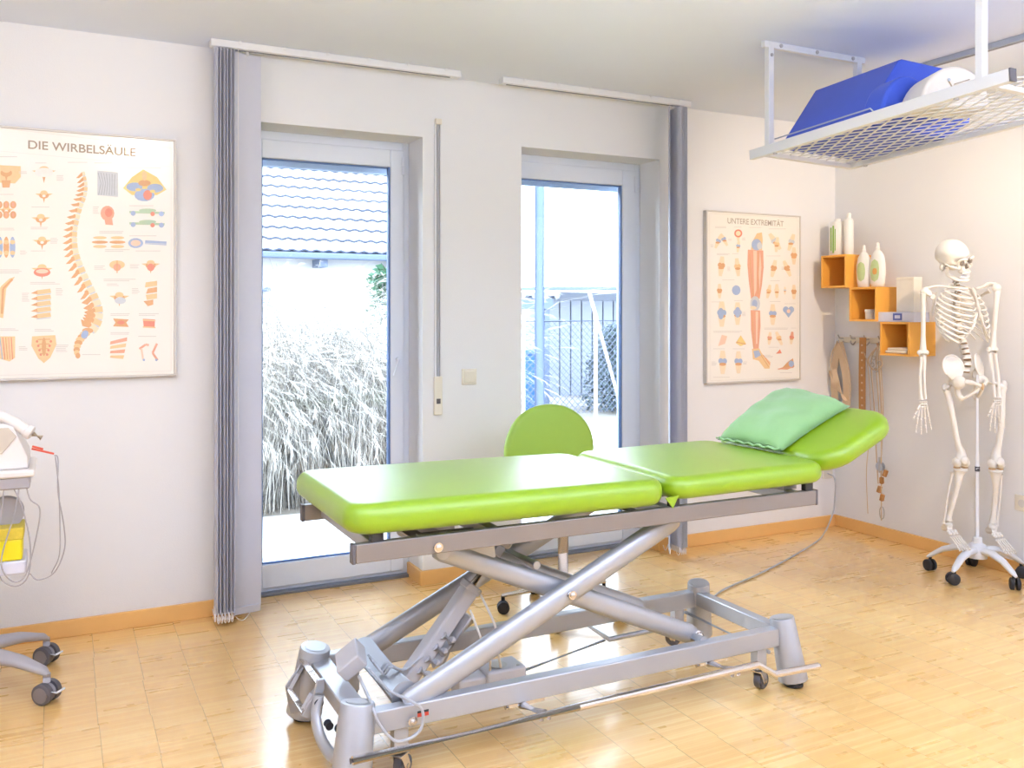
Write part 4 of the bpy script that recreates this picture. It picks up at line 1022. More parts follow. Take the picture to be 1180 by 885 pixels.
# ------------------------------------------------------------------ hook rail with hanging straps
hk = thing('hook_rail', 'cream wall hook rail with metal hooks under the box shelves', 'hook rail', (WX, 3.93, 1.17))
MB().bb(WX-.014, WX, 3.70, 4.10, 1.150, 1.185).build('board', M['cream'], hk, bevel=.003)
hy = [4.06, 3.965, 3.86, 3.755]
for y in hy:
    MB().tube(spline([(WX-.012, y, 1.175), (WX-.045, y, 1.178), (WX-.060, y, 1.198)], 5), .004, 8).tube(spline([(WX-.012, y, 1.160), (WX-.035, y, 1.140), (WX-.052, y, 1.150), (WX-.055, y, 1.165)], 5), .004, 8).build('hook', M['alu'], hk)
sh = thing('straps_harness', 'beige canvas traction harness hanging from the left hook below the shelves', 'harness', (4.31, 4.04, 1.16))
m = MB()
def band(pts, w, th, side=(0, 1, 0)):
    pts = spline(pts, 8); s = V(side); n = len(pts)
    for a, b in zip(pts[:-1], pts[1:]): pass
    vs = []; fs = []
    for i, p in enumerate(pts):
        d = (pts[min(i+1, n-1)]-pts[max(i-1, 0)]).normalized(); u = (s-d*s.dot(d)).normalized(); q = d.cross(u)
        for (a, b) in ((-1, -1), (1, -1), (1, 1), (-1, 1)): vs.append(p+u*(a*w/2)+q*(b*th/2))
    for i in range(n-1):
        for k in range(4): k2 = (k+1) % 4; fs.append((i*4+k, i*4+k2, (i+1)*4+k2, (i+1)*4+k))
    fs += [(3, 2, 1, 0), tuple((n-1)*4+k for k in range(4))]
    m.add(vs, fs)
band([(4.31, 4.055, 1.15), (4.315, 4.085, 1.08), (4.315, 4.105, .98), (4.31, 4.10, .86), (4.31, 4.08, .74)], .050, .004)
band([(4.30, 4.05, 1.15), (4.30, 4.02, 1.05), (4.295, 3.99, .95), (4.295, 3.985, .82), (4.30, 4.01, .70)], .060, .004)
band([(4.295, 4.10, .98), (4.285, 4.06, .90), (4.29, 4.02, .84), (4.30, 3.98, .80)], .05, .004, (0, .6, .6))
band([(4.30, 4.10, .76), (4.29, 4.05, .72), (4.30, 3.98, .74)], .085, .006, (0, 0, 1))
m.build('canvas_band', M['canvas'], sh)
m = MB(); m.tube(spline([(4.30, 4.065, 1.16), (4.28, 4.10, 1.05), (4.285, 4.085, .90)], 6), .004, 6); m.tube(spline([(4.29, 4.04, 1.16), (4.28, 3.965, 1.0), (4.285, 3.955, .86), (4.29, 3.965, .70)], 6), .004, 6); m.build('edge_cord', M['hemp'], sh)
ls = thing('leather_strap', 'tan leather strap hanging straight down beside the canvas harness', 'strap', (4.30, 3.86, 1.16))
m = MB(); band([(4.303, 3.870, 1.185), (4.297, 3.870, 1.0), (4.300, 3.872, .72)], .048, .005); m.build('strap_band', M['leather'], ls)
m = MB()
for z in [1.14-.045*k for k in range(9)]: m.box((4.2955, 3.870, z), (.003, .012, .010))
m.build('eyelet_row', M['hemp'], ls)
rp_ = thing('rope_tackle', 'pale rope tackle with grey pulley and wooden toggles hanging under the lowest shelf', 'rope', (4.30, 3.73, 1.15))
m = MB()
for dy, zb, x in ((0.0, .12, 4.30), (-.012, .38, 4.29), (.012, .60, 4.295), (.055, .33, 4.305), (-.028, .50, 4.285)):
    m.tube(spline([(x, 3.752, 1.155), (x-.01, 3.745+dy, 1.05), (x, 3.735+dy, .80), (x-.005, 3.728+dy*.8, (.80+zb)/2), (x, 3.732+dy*.5, zb)], 6), .0035, 6)
m.tube(spline([(4.30, 3.755, 1.14), (4.27, 3.80, 1.06), (4.28, 3.77, 1.00), (4.27, 3.70, 1.03), (4.29, 3.745, 1.10)], 8), .005, 6)
m.tube(spline([(4.29, 3.85, 1.10), (4.285, 3.815, 1.0), (4.29, 3.80, .7), (4.30, 3.84, .40), (4.30, 3.83, .14)], 8), .0025, 6)
m.split('rope', M['hemp'], rp_)
m = MB(); m.tube([(4.285, 3.735, .435), (4.305, 3.735, .435)], .026, 22); m.build('pulley', M['galv'], rp_)
MB().bb(4.283, 4.307, 3.731, 3.739, .40, .49).build('pulley_cheek', M['alu'], rp_, bevel=.002)
m = MB()
for y, z in ((3.700, .40), (3.742, .30), (3.722, .255), (3.725, .355)): m.box((4.295, y, z), (.020, .022, .040), (.2, .3*math.sin(z*50), 0))
m.split('toggle', M['leather'], rp_, bevel=.004)
m = MB(); m.tube([(4.30, 3.728+.016*math.sin(t), .165+.036*math.cos(t)) for t in [2*PI*i/20 for i in range(20)]], .003, 6, closed=True); m.build('snap_hook', M['alu'], rp_)
m = MB()
for (y, z) in ((3.77, 1.03), (3.745, 1.00), (3.72, 1.04), (3.76, 1.07)): m.tube([(4.27, y+.012*math.cos(t), z+.012*math.sin(t)) for t in [2*PI*i/14 for i in range(14)]], .003, 6, closed=True)
m.split('buckle', M['alu'], rp_)
# ------------------------------------------------------------------ anatomical skeleton
sk = thing('anatomy_skeleton', 'life size ivory plastic skeleton on a white five castor stand by the right wall', 'skeleton', (4.14, 3.00, 0), rz=-TH, local=True)
m = MB()
m.lathe([(.045, .10), (.050, .135), (.040, .165), (.024, .175), (.022, .20), (.016, .205)], n=28); m.build('stand_hub', M['stand_white'], sk)
for k in range(5):
    a = R(45)+2*PI*k/5+TH; d = V((math.cos(a), math.sin(a), 0)); nn = V((-d.y, d.x, 0))
    MB().tube([d*.03+V((0, 0, .140)), d*.09+V((0, 0, .142)), d*.16+V((0, 0, .118)), d*.215+V((0, 0, .080)), d*.235+V((0, 0, .066))], [.026, .024, .020, .016, .008], 16, sq=.7, up=(0, 0, 1)).build('stand_foot', M['stand_white'], sk)
    q = d*.22; c = q+nn*.008*(1 if k % 2 else -1)+V((0, 0, .029)); ax = (nn*.8+d*.6).normalized()
    m = MB()
    for s in (-1, 1): m.tube([c+ax*(s*.004), c+ax*(s*.006), c+ax*(s*.020), c+ax*(s*.024)], [.024, .029, .029, .022], 20)
    m.cyl(c-ax*.006, c+ax*.006, .012).cyl(q+V((0, 0, .045)), q+V((0, 0, .074)), .008)
    m.build('caster', M['black'], sk)
m = MB(); m.cyl((0, 0, .20), (0, 0, .62), .0085).cyl((0, 0, .58), (0, 0, 1.02), .0065); po = m.build('stand_pole', M['stand_white'], sk)
MB().cyl((0, -.014, .545), (0, .014, .545), .006, n=10).cyl((0, 0, .535), (0, 0, .558), .012).build('clamp_screw', M['dark'], po)
PHI = R(25); cp, sp_ = math.cos(PHI), math.sin(PHI)
def BT(cx_, cy_, phi=PHI):
    c, s = math.cos(phi), math.sin(phi)
    return lambda x, y, z: V((cx_+x*c-y*s, cy_+x*s+y*c, z))
BO = M['bone']
# spine
T = BT(-.045, .075)
ctrl = [(-.090+.0, .03, 1.505), (-.075, .035, 1.44), (-.065, .075, 1.36), (-.05, .085, 1.26), (-.04, .055, 1.17), (-.035, .035, 1.10), (-.035, .045, 1.04)]
P = spline([V(c) for c in ctrl], 10)
m = MB(); dm = MB(); L = len(P)
cum = [0]
for a, b in zip(P[:-1], P[1:]): cum.append(cum[-1]+(b-a).length)
s_ = 0.0
while s_ < cum[-1]:
    i = max(j for j in range(L-1) if cum[j] <= s_); f = (s_-cum[i])/(cum[i+1]-cum[i]); c = P[i].lerp(P[i+1], f); d = (P[i+1]-P[i]).normalized()
    k = s_/cum[-1]; r = .010+.012*k; h = .012+.014*k
    m.tube([c, c+d*h*.12, c+d*h*.5, c+d*h*.88, c+d*h], [r*.9, r*1.05, r*.88, r*1.05, r*.9], 12)
    back = V((-sp_*.5, 1, 0)).normalized(); lat = V((cp, sp_, 0))
    m.tube([c+d*h*.5+back*r, c+d*h*.9+back*(r+.014), c+d*h*1.5+back*(r+.026)], [.006, .005, .003], 6)
    m.tube([c+d*h*.4-lat*(r+.014)+back*r*.8, c+d*h*.4+back*r*.8, c+d*h*.4+lat*(r+.014)+back*r*.8], [.0025, .006, .0025], 6)
    dm.cyl(c+d*h, c+d*(h+.005), r*.95, n=12)
    s_ += h+.0045
spn = m.build('spine', BO, sk); dm.build('spinal_disc', M['cartilage'], spn)
# ribs
T = BT(-.080, .0)
for i in range(12):
    f = i/11
    wdt = 1.07*[.060, .085, .104, .117, .126, .131, .135, .137, .136, .130, .118, .100][i]
    dep = [.050, .066, .078, .086, .091, .094, .096, .097, .096, .092, .085, .075][i]
    zb = 1.475-.0185*i; drop = .030+.0085*i
    tmax = 1.0 if i < 7 else [0, 0, 0, 0, 0, 0, 0, .93, .88, .80, .62, .48][i]
    for sd in (-1, 1):
        pts = []; n = 22
        for j in range(n+1):
            t = .12+(PI*.93-.12)*j/n*tmax
            pts.append(T(sd*wdt*math.sin(t)**.8, dep*math.cos(t)-.005, zb-drop*(1-math.cos(t))/2*1.35))
        rb = MB().tube(pts, [.0048]+[.0058]*(n-1)+[.0044], 8, sq=.62, up=(0, 0, 1)).build('rib', BO, sk)
        if i < 10 and i > 0:
            e_ = pts[-1]; st_ = T(sd*.012, -dep-.005 if i < 6 else -.098, max(1.335, zb-drop*1.1) if i < 6 else 1.330-.004*(i-6))
            mid = e_.lerp(st_, .55)-V((0, 0, .006+.003*max(0, i-5)))
            MB().tube(spline([e_, mid, st_], 5), .0046, 8, sq=.7).build('rib_cartilage', M['cartilage'] if False else BO, rb)
m = MB(); m.tube([T(0, -.058, 1.452), T(0, -.066, 1.435), T(0, -.080, 1.405), T(0, -.094, 1.355), T(0, -.101, 1.325), T(0, -.100, 1.300)], [.016, .022, .013, .016, .012, .004], 12, sq=.35, up=(1, 0, 0)); m.build('sternum', BO, sk)
# shoulder girdle
def cl(p): return V(p)
SL, SR = V((-.245, .02, 1.440)), V((.105, .035, 1.462))     # glenoid points (view coordinates)
for sd, S, en in ((-1, SL, 'l'), (1, SR, 'r')):
    a = T(sd*.018, -.062, 1.452); acr = S+V((-.006*sd*-1, .0, .018))
    mid1, mid2 = a.lerp(acr, .33)+V((0, -.012, .004)), a.lerp(acr, .7)+V((0, .014, .012))
    MB().tube(spline([a, mid1, mid2, acr], 6), [.0085]+[.0055]*17+[.007], 10).build('clavicle', BO, sk)
    # scapula: thin triangular blade behind the ribs with a spine ridge
    q = [T(sd*.070, .088, 1.440), T(sd*.145, .050, 1.435), T(sd*.165, .030, 1.405), T(sd*.100, .098, 1.300), T(sd*.070, .100, 1.380)]
    nrm = V((.0, .006, 0)); m = MB()
    m.add([p for p in q]+[p+nrm for p in q], [(4, 3, 2, 1, 0), (5, 6, 7, 8, 9), (0, 1, 6, 5), (1, 2, 7, 6), (2, 3, 8, 7), (3, 4, 9, 8), (4, 0, 5, 9)])
    m.tube([T(sd*.072, .096, 1.415), T(sd*.12, .085, 1.440), acr+V((0, .008, 0)), acr], [.004, .006, .008, .007], 8)
    m.tube([q[2]+V((0, 0, .008)), S.lerp(q[2], .3)], [.012, .014], 12)
    m.build('scapula', BO, sk)
def longbone(name, pts, rs, n=14, parent=sk, extra=None):
    m = MB(); m.tube(spline(pts, 5), [rs[min(int(i/5), len(rs)-2)]*(1-(i % 5)/5)+rs[min(int(i/5)+1, len(rs)-1)]*((i % 5)/5) if i < 5*(len(rs)-1) else rs[-1] for i in range(5*(len(pts)-1)+1)], n)
    if extra: extra(m)
    return m.build(name, BO, parent, ang=60)
def hand(parent, w, sd, fwd, spread=1.0, curl=0.0):
    # w wrist point; fingers point down; palm faces the thigh
    h = MB()
    lat = V((fwd*cp, fwd*sp_, 0)) if False else V((fwd, .25, 0)).normalized()
    for r_ in range(2):
        for c_ in range(4): h.ell(w+lat*((c_-1.5)*.011)+V((0, 0, -.006-.011*r_)), (.0062, .006, .0062), 8, 6)
    for f, (L1, ang) in enumerate(((.062, -.20), (.066, -.07), (.062, .06), (.054, .20))):
        base_ = w+lat*((f-1.5)*.013)+V((0, 0, -.022)); dr = (V((0, 0, -1))+lat*ang*spread).normalized()
        p = base_; Ls = [L1, .040-.004*abs(f-1), .025, .018]
        dd = dr.copy()
        for q, l_ in enumerate(Ls):
            if q: dd = (dd+V((0, -.10*curl, 0))).normalized()
            e = p+dd*(l_-.003)
            r0 = .0052-.0007*q
            h.tube([p, p.lerp(e, .12), p.lerp(e, .5), p.lerp(e, .88), e], [r0*.9, r0*1.1, r0*.66, r0*1.0, r0*.6], 8)
            p = p+dd*l_
    p = w+lat*(-.022)+V((0, -.006, -.014)); dd = (V((0, -.35, -1))-lat*.75).normalized()
    for q, l_ in enumerate((.042, .030, .024)):
        e = p+dd*(l_-.003); r0 = .0056-.0007*q; h.tube([p, p.lerp(e, .15), p.lerp(e, .5), p.lerp(e, .88), e], [r0, r0*1.1, r0*.7, r0, r0*.6], 8); p = p+dd*l_
    return h.build('hand', BO, parent)
for sd, sh_, el, wr_ in ((-1, SL+V((-.018, -.002, -.004)), V((-.265, .02, 1.128)), V((-.275, -.005, .895))), (1, SR+V((.014, -.004, -.006)), V((.092, .03, 1.142)), V((.088, -.02, .905)))):
    def ex(m, sh_=sh_, el=el, sd=sd):
        m.ell(sh_+V((-sd*.006, 0, .004)), (.023, .022, .022), 16, 10); m.ell(el+V((-.016, 0, .004)), (.014, .013, .014), 12, 8); m.ell(el+V((.016, 0, .004)), (.014, .013, .014), 12, 8); m.cyl(el+V((-.018, 0, -.003)), el+V((.018, 0, -.003)), .011, n=14)
    longbone('humerus', [sh_, sh_.lerp(el, .12), sh_.lerp(el, .35), sh_.lerp(el, .7), sh_.lerp(el, .92), el], [.019, .015, .0112, .0108, .016, .018], extra=ex)
    e0 = el+V((0, 0, -.018))
    longbone('radius', [e0+V((.012*sd, -.006, .006)), e0.lerp(wr_, .1)+V((.012*sd, -.006, 0)), e0.lerp(wr_, .5)+V((.017*sd, -.004, 0)), e0.lerp(wr_, .9)+V((.012*sd, 0, 0)), wr_+V((.010*sd, 0, 0))], [.010, .0072, .0068, .0095, .0125])
    longbone('ulna', [e0+V((-.008*sd, .012, .022)), e0.lerp(wr_, .1)+V((-.009*sd, .006, 0)), e0.lerp(wr_, .5)+V((-.007*sd, .002, 0)), wr_+V((-.011*sd, 0, .004))], [.012, .0098, .0062, .0068])
    hand(sk, wr_+V((0, 0, -.006)), sd, 1, 1.0, .6)
# pelvis
T = BT(-.045, .0)
for sd in (-1, 1):
    m = MB()
    rw = Matrix.Rotation(PHI, 3, 'Z') @ Matrix.Rotation(R(sd*22), 3, 'Z') @ Matrix.Rotation(R(-14), 3, 'X') @ Matrix.Rotation(R(sd*10), 3, 'Y')
    m.ell(T(sd*.094, .012, 1.058), (.051, .011, .062), 28, 14, rot=rw)
    m.tube([T(sd*.094, .012, 1.058)+rw @ V((.051*math.cos(t), 0, .062*math.sin(t))) for t in [R(-25)+R(230)*i/20 for i in range(21)]], [.004]+[.0068]*19+[.005], 8)
    m.ell(T(sd*.086, .012, 1.020), (.030, .020, .036), 16, 10)
    m.ell(T(sd*.080, -.010, .985), (.034, .032, .034), 16, 10)
    m.tube(spline([T(sd*.075, -.03, .99), T(sd*.045, -.065, .985), T(sd*.012, -.075, .970)], 5), [.013]*5+[.009]*5+[.012], 10)
    m.tube(spline([T(sd*.075, .0, .975), T(sd*.062, .012, .930), T(sd*.050, -.005, .905), T(sd*.030, -.045, .930), T(sd*.010, -.072, .962)], 5), [.014]*6+[.015]*5+[.008]*10, 10)
    m.build('hip_bone', BO, sk, ang=60)
m = MB(); m.tube(spline([T(0, .055, 1.055), T(0, .070, 1.02), T(0, .085, .975), T(0, .070, .935)], 5), [.042]*3+[.036]*5+[.024]*4+[.012]*4, 14, sq=.45, up=(1, 0, 0))
for i in range(4):
    for sd in (-1, 1): m.ell(T(sd*(.020-.003*i), .045+.010*i, 1.045-.026*i), (.005, .005, .005), 8, 6)
m.build('sacrum', BO, sk)
m = MB(); m.ell(T(0, -.079, .966), (.007, .008, .017), 10, 8); m.ell(T(.0, .050, 1.068), (.024, .018, .008), 12, 8); m.build('pubic_disc', M['cartilage'], sk)
# legs (view coordinates)
for sd, hip, tro, kn, an, toe in ((-1, V((-.112, .015, .982)), V((-.150, .02, .950)), V((-.083, .0, .585)), V((-.124, .045, .275)), V((-.100, -.09, .185))),
                                 (1, V((.035, .005, .985)), V((.135, .0, .965)), V((.095, .0, .578)), V((.103, .045, .262)), V((.135, -.09, .160)))):
    def ex(m, hip=hip, tro=tro, kn=kn, sd=sd):
        m.ell(hip, (.023, .023, .023), 16, 10); m.tube([hip, hip.lerp(tro, .6), tro+V((0, 0, -.012))], [.015, .013, .018], 12); m.ell(tro+V((sd*.002, .006, .006)), (.015, .016, .022), 12, 8)
        m.ell(kn+V((-.021, .0, -.006)), (.021, .030, .024), 16, 10); m.ell(kn+V((.021, .0, -.006)), (.021, .030, .024), 16, 10)
    longbone('femur', [tro, tro.lerp(kn, .12)+V((-sd*.006, 0, 0)), tro.lerp(kn, .4)+V((0, -.012, 0)), tro.lerp(kn, .75)+V((0, -.006, 0)), kn+V((0, 0, .045)), kn], [.018, .0165, .0135, .0145, .022, .030], extra=ex)
    MB().ell(kn+V((0, -.040, .010)), (.020, .010, .022), 14, 10).build('kneecap', BO, sk)
    MB().ell(kn+V((-.019, .002, -.032)), (.017, .022, .005), 14, 8).ell(kn+V((.019, .002, -.032)), (.017, .022, .005), 14, 8).build('meniscus', M['cartilage'], sk)
    k2 = kn+V((0, .004, -.040))
    def ex2(m, k2=k2): m.ell(k2+V((0, 0, -.004)), (.037, .026, .012), 18, 8)
    longbone('tibia', [k2, k2.lerp(an, .10), k2.lerp(an, .35)+V((0, -.008, 0)), k2.lerp(an, .8), an+V((0, 0, .015)), an], [.032, .023, .0135, .0115, .017, .019], extra=ex2)
    f0 = k2+V((sd*.036, .012, -.018)); f1 = an+V((sd*.022, .004, -.014))
    longbone('fibula', [f0, f0.lerp(f1, .1), f0.lerp(f1, .5)+V((sd*.004, 0, 0)), f0.lerp(f1, .92), f1], [.010, .006, .0052, .0065, .0095], n=10)
    m = MB(); fd = (toe-an).normalized(); lat = V((1, .0, 0)); lat = (lat-fd*lat.dot(fd)).normalized(); upv = lat.cross(fd)
    if upv.z < 0: upv = -upv
    m.ell(an+V((0, .004, -.022)), (.021, .026, .018), 14, 10)
    m.tube([an+V((0, .052, -.042)), an+V((0, .040, -.044)), an+V((0, .010, -.040)), an+V((0, -.015, -.036))], [.012, .019, .017, .014], 12)
    Lf = (toe-an).length
    b0 = an+V((0, 0, -.034))+fd*.028
    for r_ in range(2):
        for c_ in range(3): m.ell(b0+fd*(.014*r_)+lat*((c_-1)*.017), (.0105, .0105, .0095), 10, 7)
    for c_ in range(5):
        o0 = (c_-2)*.0125; p = b0+fd*.032+lat*o0*.9; r0 = .0062 if (c_ == (0 if sd > 0 else 4)) else .0045
        for q, l_ in enumerate((.058, .022, .015)):
            e = p+(fd+lat*(o0*1.6)+V((0, 0, -.05*q))).normalized()*(l_-.002)
            m.tube([p, p.lerp(e, .15), p.lerp(e, .5), p.lerp(e, .86), e], [r0, r0*1.1, r0*.65, r0*1.1, r0*.7], 8); p = e+(e-p).normalized()*.002
    m.build('foot', BO, sk)
# skull: looks to the viewer's right and a little down
HQ = Matrix.Translation(V((-.116, .005, 1.612))) @ Matrix.Rotation(R(-14), 4, 'Y') @ Matrix.Rotation(R(22), 4, 'Z') @ Matrix.Rotation(R(22), 4, 'X') @ Matrix.Scale(.93, 4)
def HT(p): return HQ @ V(p)
m = MB(); n, k_ = 40, 28; vs = []; fs = []
def skullp(th_, ph):
    x = math.sin(ph)*math.cos(th_); y = math.sin(ph)*math.sin(th_); z = math.cos(ph)
    X, Y, Z = .075*x, .094*y+.012, .086*z+.012
    if z < -.25: k = 1-.42*(-z-.25)/.75; X *= k; Y = (Y-.012)*(k+.08)+.012
    if y < 0:     # forehead and face: narrower, flatter, brow ridge
        f = -y
        X *= 1-.14*f*f
        if -.25 < z < .12: Y += .010*f*(1-abs((z+.05)/.2)**2) if abs((z+.05)/.2) < 1 else 0
        # sunken orbits
        for sx in (-1, 1):
            dx, dz = (X-sx*.030)/.018, (Z+.006)/.016; rr = dx*dx+dz*dz
            if rr < 1.6 and y < -.5: Y += .020*max(0, 1-rr/1.6)
    if abs(y) < .5 and z < .3 and z > -.5: X *= 1-.06*math.cos(PI*y)*(1-abs(z+.1)/.45 if abs(z+.1) < .45 else 0)
    return HT((X, Y, Z))
for i in range(1, k_):
    for j in range(n): vs.append(skullp(2*PI*j/n, PI*i/k_))
vs += [skullp(0, 0), skullp(0, PI)]
for i in range(k_-2):
    for j in range(n): j2 = (j+1) % n; fs.append((i*n+j, (i+1)*n+j, (i+1)*n+j2, i*n+j2))
for j in range(n): j2 = (j+1) % n; fs.append((len(vs)-2, j, j2)); fs.append((len(vs)-1, (k_-2)*n+j2, (k_-2)*n+j))
m.add(vs, fs)
rt = HQ.to_3x3()
m.ell(HT((0, -.062, -.052)), (.028, .026, .026), 18, 12, rot=rt)          # upper jaw
m.tube([HT((0, -.084, -.010)), HT((0, -.095, -.022)), HT((0, -.092, -.030))], [.006, .007, .004], 8)
m.tube(spline([HT((-.029, -.080, -.062)), HT((-.015, -.092, -.063)), HT((.015, -.092, -.063)), HT((.029, -.080, -.062))], 5), .0055, 8)
for sx in (-1, 1):
    m.tube(spline([HT((sx*.032, -.076, -.034)), HT((sx*.055, -.062, -.032)), HT((sx*.068, -.035, -.028)), HT((sx*.066, -.002, -.022))], 5), [.011]*4+[.007]*6+[.005]*6, 10)
    m.tube(spline([HT((sx*.012, -.090, .010)), HT((sx*.030, -.092, .018)), HT((sx*.050, -.076, .008)), HT((sx*.050, -.070, -.025))], 5), .006, 8)
    m.ell(HT((sx*.058, .022, -.048)), (.012, .015, .022), 12, 8, rot=rt)
skull = m.build('skull', BO, sk, ang=60)
m = MB()
for sx in (-1, 1): m.ell(HT((sx*.030, -.0765, -.006)), (.0155, .010, .0145), 16, 10, rot=rt)
m.prism([(-.010, -.040), (.010, -.040), (.007, -.025), (0, -.012), (-.007, -.025)], lambda a, b: HT((a, -.0890, b)), lambda a, b: HT((a, -.080, b)))
m.build('socket_shade', M['socket'], skull)
m = MB()
for i in range(12):
    a = (i-5.5)/5.5; m.box(HT((a*.026, -.0955+.013*a*a, -.0695)), (.0042, .004, .009), rt)
m.build('upper_teeth', M['stand_white'], skull)
m = MB(); m.tube(spline([HT((-.056, -.005, -.040)), HT((-.054, -.012, -.078)), HT((-.038, -.055, -.100)), HT((-.014, -.086, -.106)), HT((.014, -.086, -.106)), HT((.038, -.055, -.100)), HT((.054, -.012, -.078)), HT((.056, -.005, -.040))], 5), .0100, 10, sq=.75)
m.ell(HT((0, -.090, -.106)), (.015, .008, .011), 12, 8, rot=rt)
jw = m.build('jaw', BO, sk, ang=60)
m = MB()
for i in range(12):
    a = (i-5.5)/5.5; m.box(HT((a*.025, -.0925+.013*a*a, -.0805)), (.0040, .004, .009), rt)
m.tube(spline([HT((-.034, -.070, -.088)), HT((-.015, -.088, -.089)), HT((.015, -.088, -.089)), HT((.034, -.070, -.088))], 5), .006, 8); m.build('lower_teeth', M['stand_white'], jw)

# ------------------------------------------------------------------ outside
struct(MB().bb(-30, 60, YO, 80, -.25, -.10).build('ground', M['gravel'], smooth=False))
def slab_mat():
    m = bpy.data.materials.new('terrace_slabs'); m.use_nodes = True; nt = m.node_tree; n = nt.nodes; l = nt.links; b = n['Principled BSDF']
    tc = n.new('ShaderNodeTexCoord'); br = n.new('ShaderNodeTexBrick'); l.new(tc.outputs['Object'], br.inputs['Vector'])
    br.offset = 0; br.inputs['Scale'].default_value = 1; br.inputs['Brick Width'].default_value = .5; br.inputs['Row Height'].default_value = .5
    br.inputs['Mortar Size'].default_value = .006; br.inputs['Color1'].default_value = (*lin((226, 224, 222)), 1); br.inputs['Color2'].default_value = (*lin((220, 219, 218)), 1)
    br.inputs['Mortar'].default_value = (*lin((170, 172, 178)), 1); l.new(br.outputs['Color'], b.inputs['Base Color']); b.inputs['Roughness'].default_value = .8
    return m
M['slabs'] = slab_mat()
struct(MB().bb(-2, 10, YO, 6.05, -.12, -.015).bb(3.3, 12, 6.05, 8.6, -.12, -.015).build('terrace', M['slabs'], smooth=False))
MB_ = MB()
# ornamental grass: too many blades to count
def grass(label, cat, x0, x1, y0, y1, nclump, hgt, seed, per=46):
    rnd = random.Random(seed); mb = MB(); vs = []; fs = []; mi = []
    for c in range(nclump):
        cx_, cy_ = rnd.uniform(x0, x1), rnd.uniform(y0, y1); hh = hgt*rnd.uniform(.75, 1.1); lean = rnd.uniform(-.6, .6)
        for b in range(per):
            a = rnd.uniform(0, 2*PI); L_ = hh*rnd.uniform(.55, 1.15); out = rnd.uniform(.3, 1.15)*L_*.72; w = rnd.uniform(.0016, .0042)
            d = V((math.cos(a)+lean*.7, math.sin(a), 0)); d.normalize(); bx = V((cx_+rnd.gauss(0, .06), cy_+rnd.gauss(0, .06), -.1)); nseg = 6; pw = rnd.uniform(1.5, 2.8)
            droop = rnd.uniform(0, .75)*out
            wv = V((-d.y, d.x, 0))*w+V((0, 0, w*.6)); o = len(vs)
            for k in range(nseg+1):
                t = k/nseg; p = bx+d*(out*(.38*t+.62*t**pw))+V((0, 0, L_*(1-(1-t)**1.5)-droop*t**4)); s = (1-.85*t)
                vs.append(p-wv*s); vs.append(p+wv*s)
            mt = rnd.choice((0, 0, 0, 1, 1, 2))
            for k in range(nseg): fs.append((o+2*k, o+2*k+1, o+2*k+3, o+2*k+2)); mi.append(mt)
            if rnd.random() < .25:       # feathery plume
                tip = vs[-1]; tip = V(tip); dd = (V(vs[-1])-V(vs[-3])).normalized()
                for q in range(10):
                    o = len(vs); a2 = rnd.uniform(0, 2*PI); st2 = tip+dd*(q*.012); e = st2+dd*.05+V((math.cos(a2)*.03, math.sin(a2)*.03, -.01*q*.4))
                    vs.extend([st2-wv*.5, st2+wv*.5, e]); fs.append((o, o+1, o+2)); mi.append(0)
    mb.add(vs, fs); mb.mi = mi
    o = mb.build('ornamental_grass', [M['grassA'], M['grassB'], M['grassC']], None, smooth=False)
    return tag(o, label, cat, kind='stuff')
grass('tall pale dry ornamental grass growing beyond the terrace outside the left door', 'grass', .5, 2.55, 6.3, 7.9, 210, 1.52, 3, per=110)
MB_.bb(-.5, 3.3, 6.1, 8.6, -.12, -.04); struct(MB_.build('planting_bed', M['gravel'], smooth=False))
# leafy shrub at the right of the left pane
def shrub(name, label, cat, cx_, cy_, z0, z1, rad, nleaf, mt, seed, size=.05):
    rnd = random.Random(seed); t = thing(name, label, cat, (cx_, cy_, -.08)); m = MB()
    for k in range(5):
        a = rnd.uniform(0, 2*PI); m.tube([(cx_, cy_, -.09), (cx_+.3*rad*math.cos(a), cy_+.3*rad*math.sin(a), (z0+z1)/2), (cx_+.6*rad*math.cos(a), cy_+.6*rad*math.sin(a), z1*.92)], [.02, .014, .006], 6)
    m.build('stems', M['grassC'], t)
    vs = []; fs = []
    for k in range(nleaf):
        u = rnd.random(); z = z0+(z1-z0)*u; rr = rad*math.sqrt(rnd.random())*(1-.5*u*u); a = rnd.uniform(0, 2*PI); p = V((cx_+rr*math.cos(a), cy_+rr*math.sin(a), z))
        d = V((rnd.gauss(0, 1), rnd.gauss(0, 1), rnd.gauss(0, .6))).normalized(); s = V((rnd.gauss(0, 1), rnd.gauss(0, 1), rnd.gauss(0, 1))); s = (s-d*s.dot(d)).normalized(); l_ = size*rnd.uniform(.6, 1.2)
        o = len(vs); vs += [p, p+d*l_*.5+s*l_*.28, p+d*l_, p+d*l_*.5-s*l_*.28]; fs.append((o, o+1, o+2, o+3))
    mb = MB(); mb.add(vs, fs); o = mb.build('foliage', mt, t, smooth=False); o['kind'] = 'stuff'
shrub('shrub', 'green leafy shrub outside at the right edge of the left door glass', 'shrub', 3.42, 9.9, .5, 1.85, .34, 1800, M['leaf'], 5, .10)
shrub('shrub', 'small green plant showing through the dry grass outside the left door', 'shrub', 2.52, 6.9, .2, 1.12, .26, 500, M['leaf'], 6, .07)
# neighbouring house
hs = thing('neighbour_house', 'white neighbouring house with pale pantile roof seen through the left door', 'house', (5.0, 19, -.1))
HYY = 17.6; EZ = 2.46
MB().bb(-3, 7.4, HYY, HYY+7, -.1, EZ+.35).build('house_wall', M['render'], hs, smooth=False)
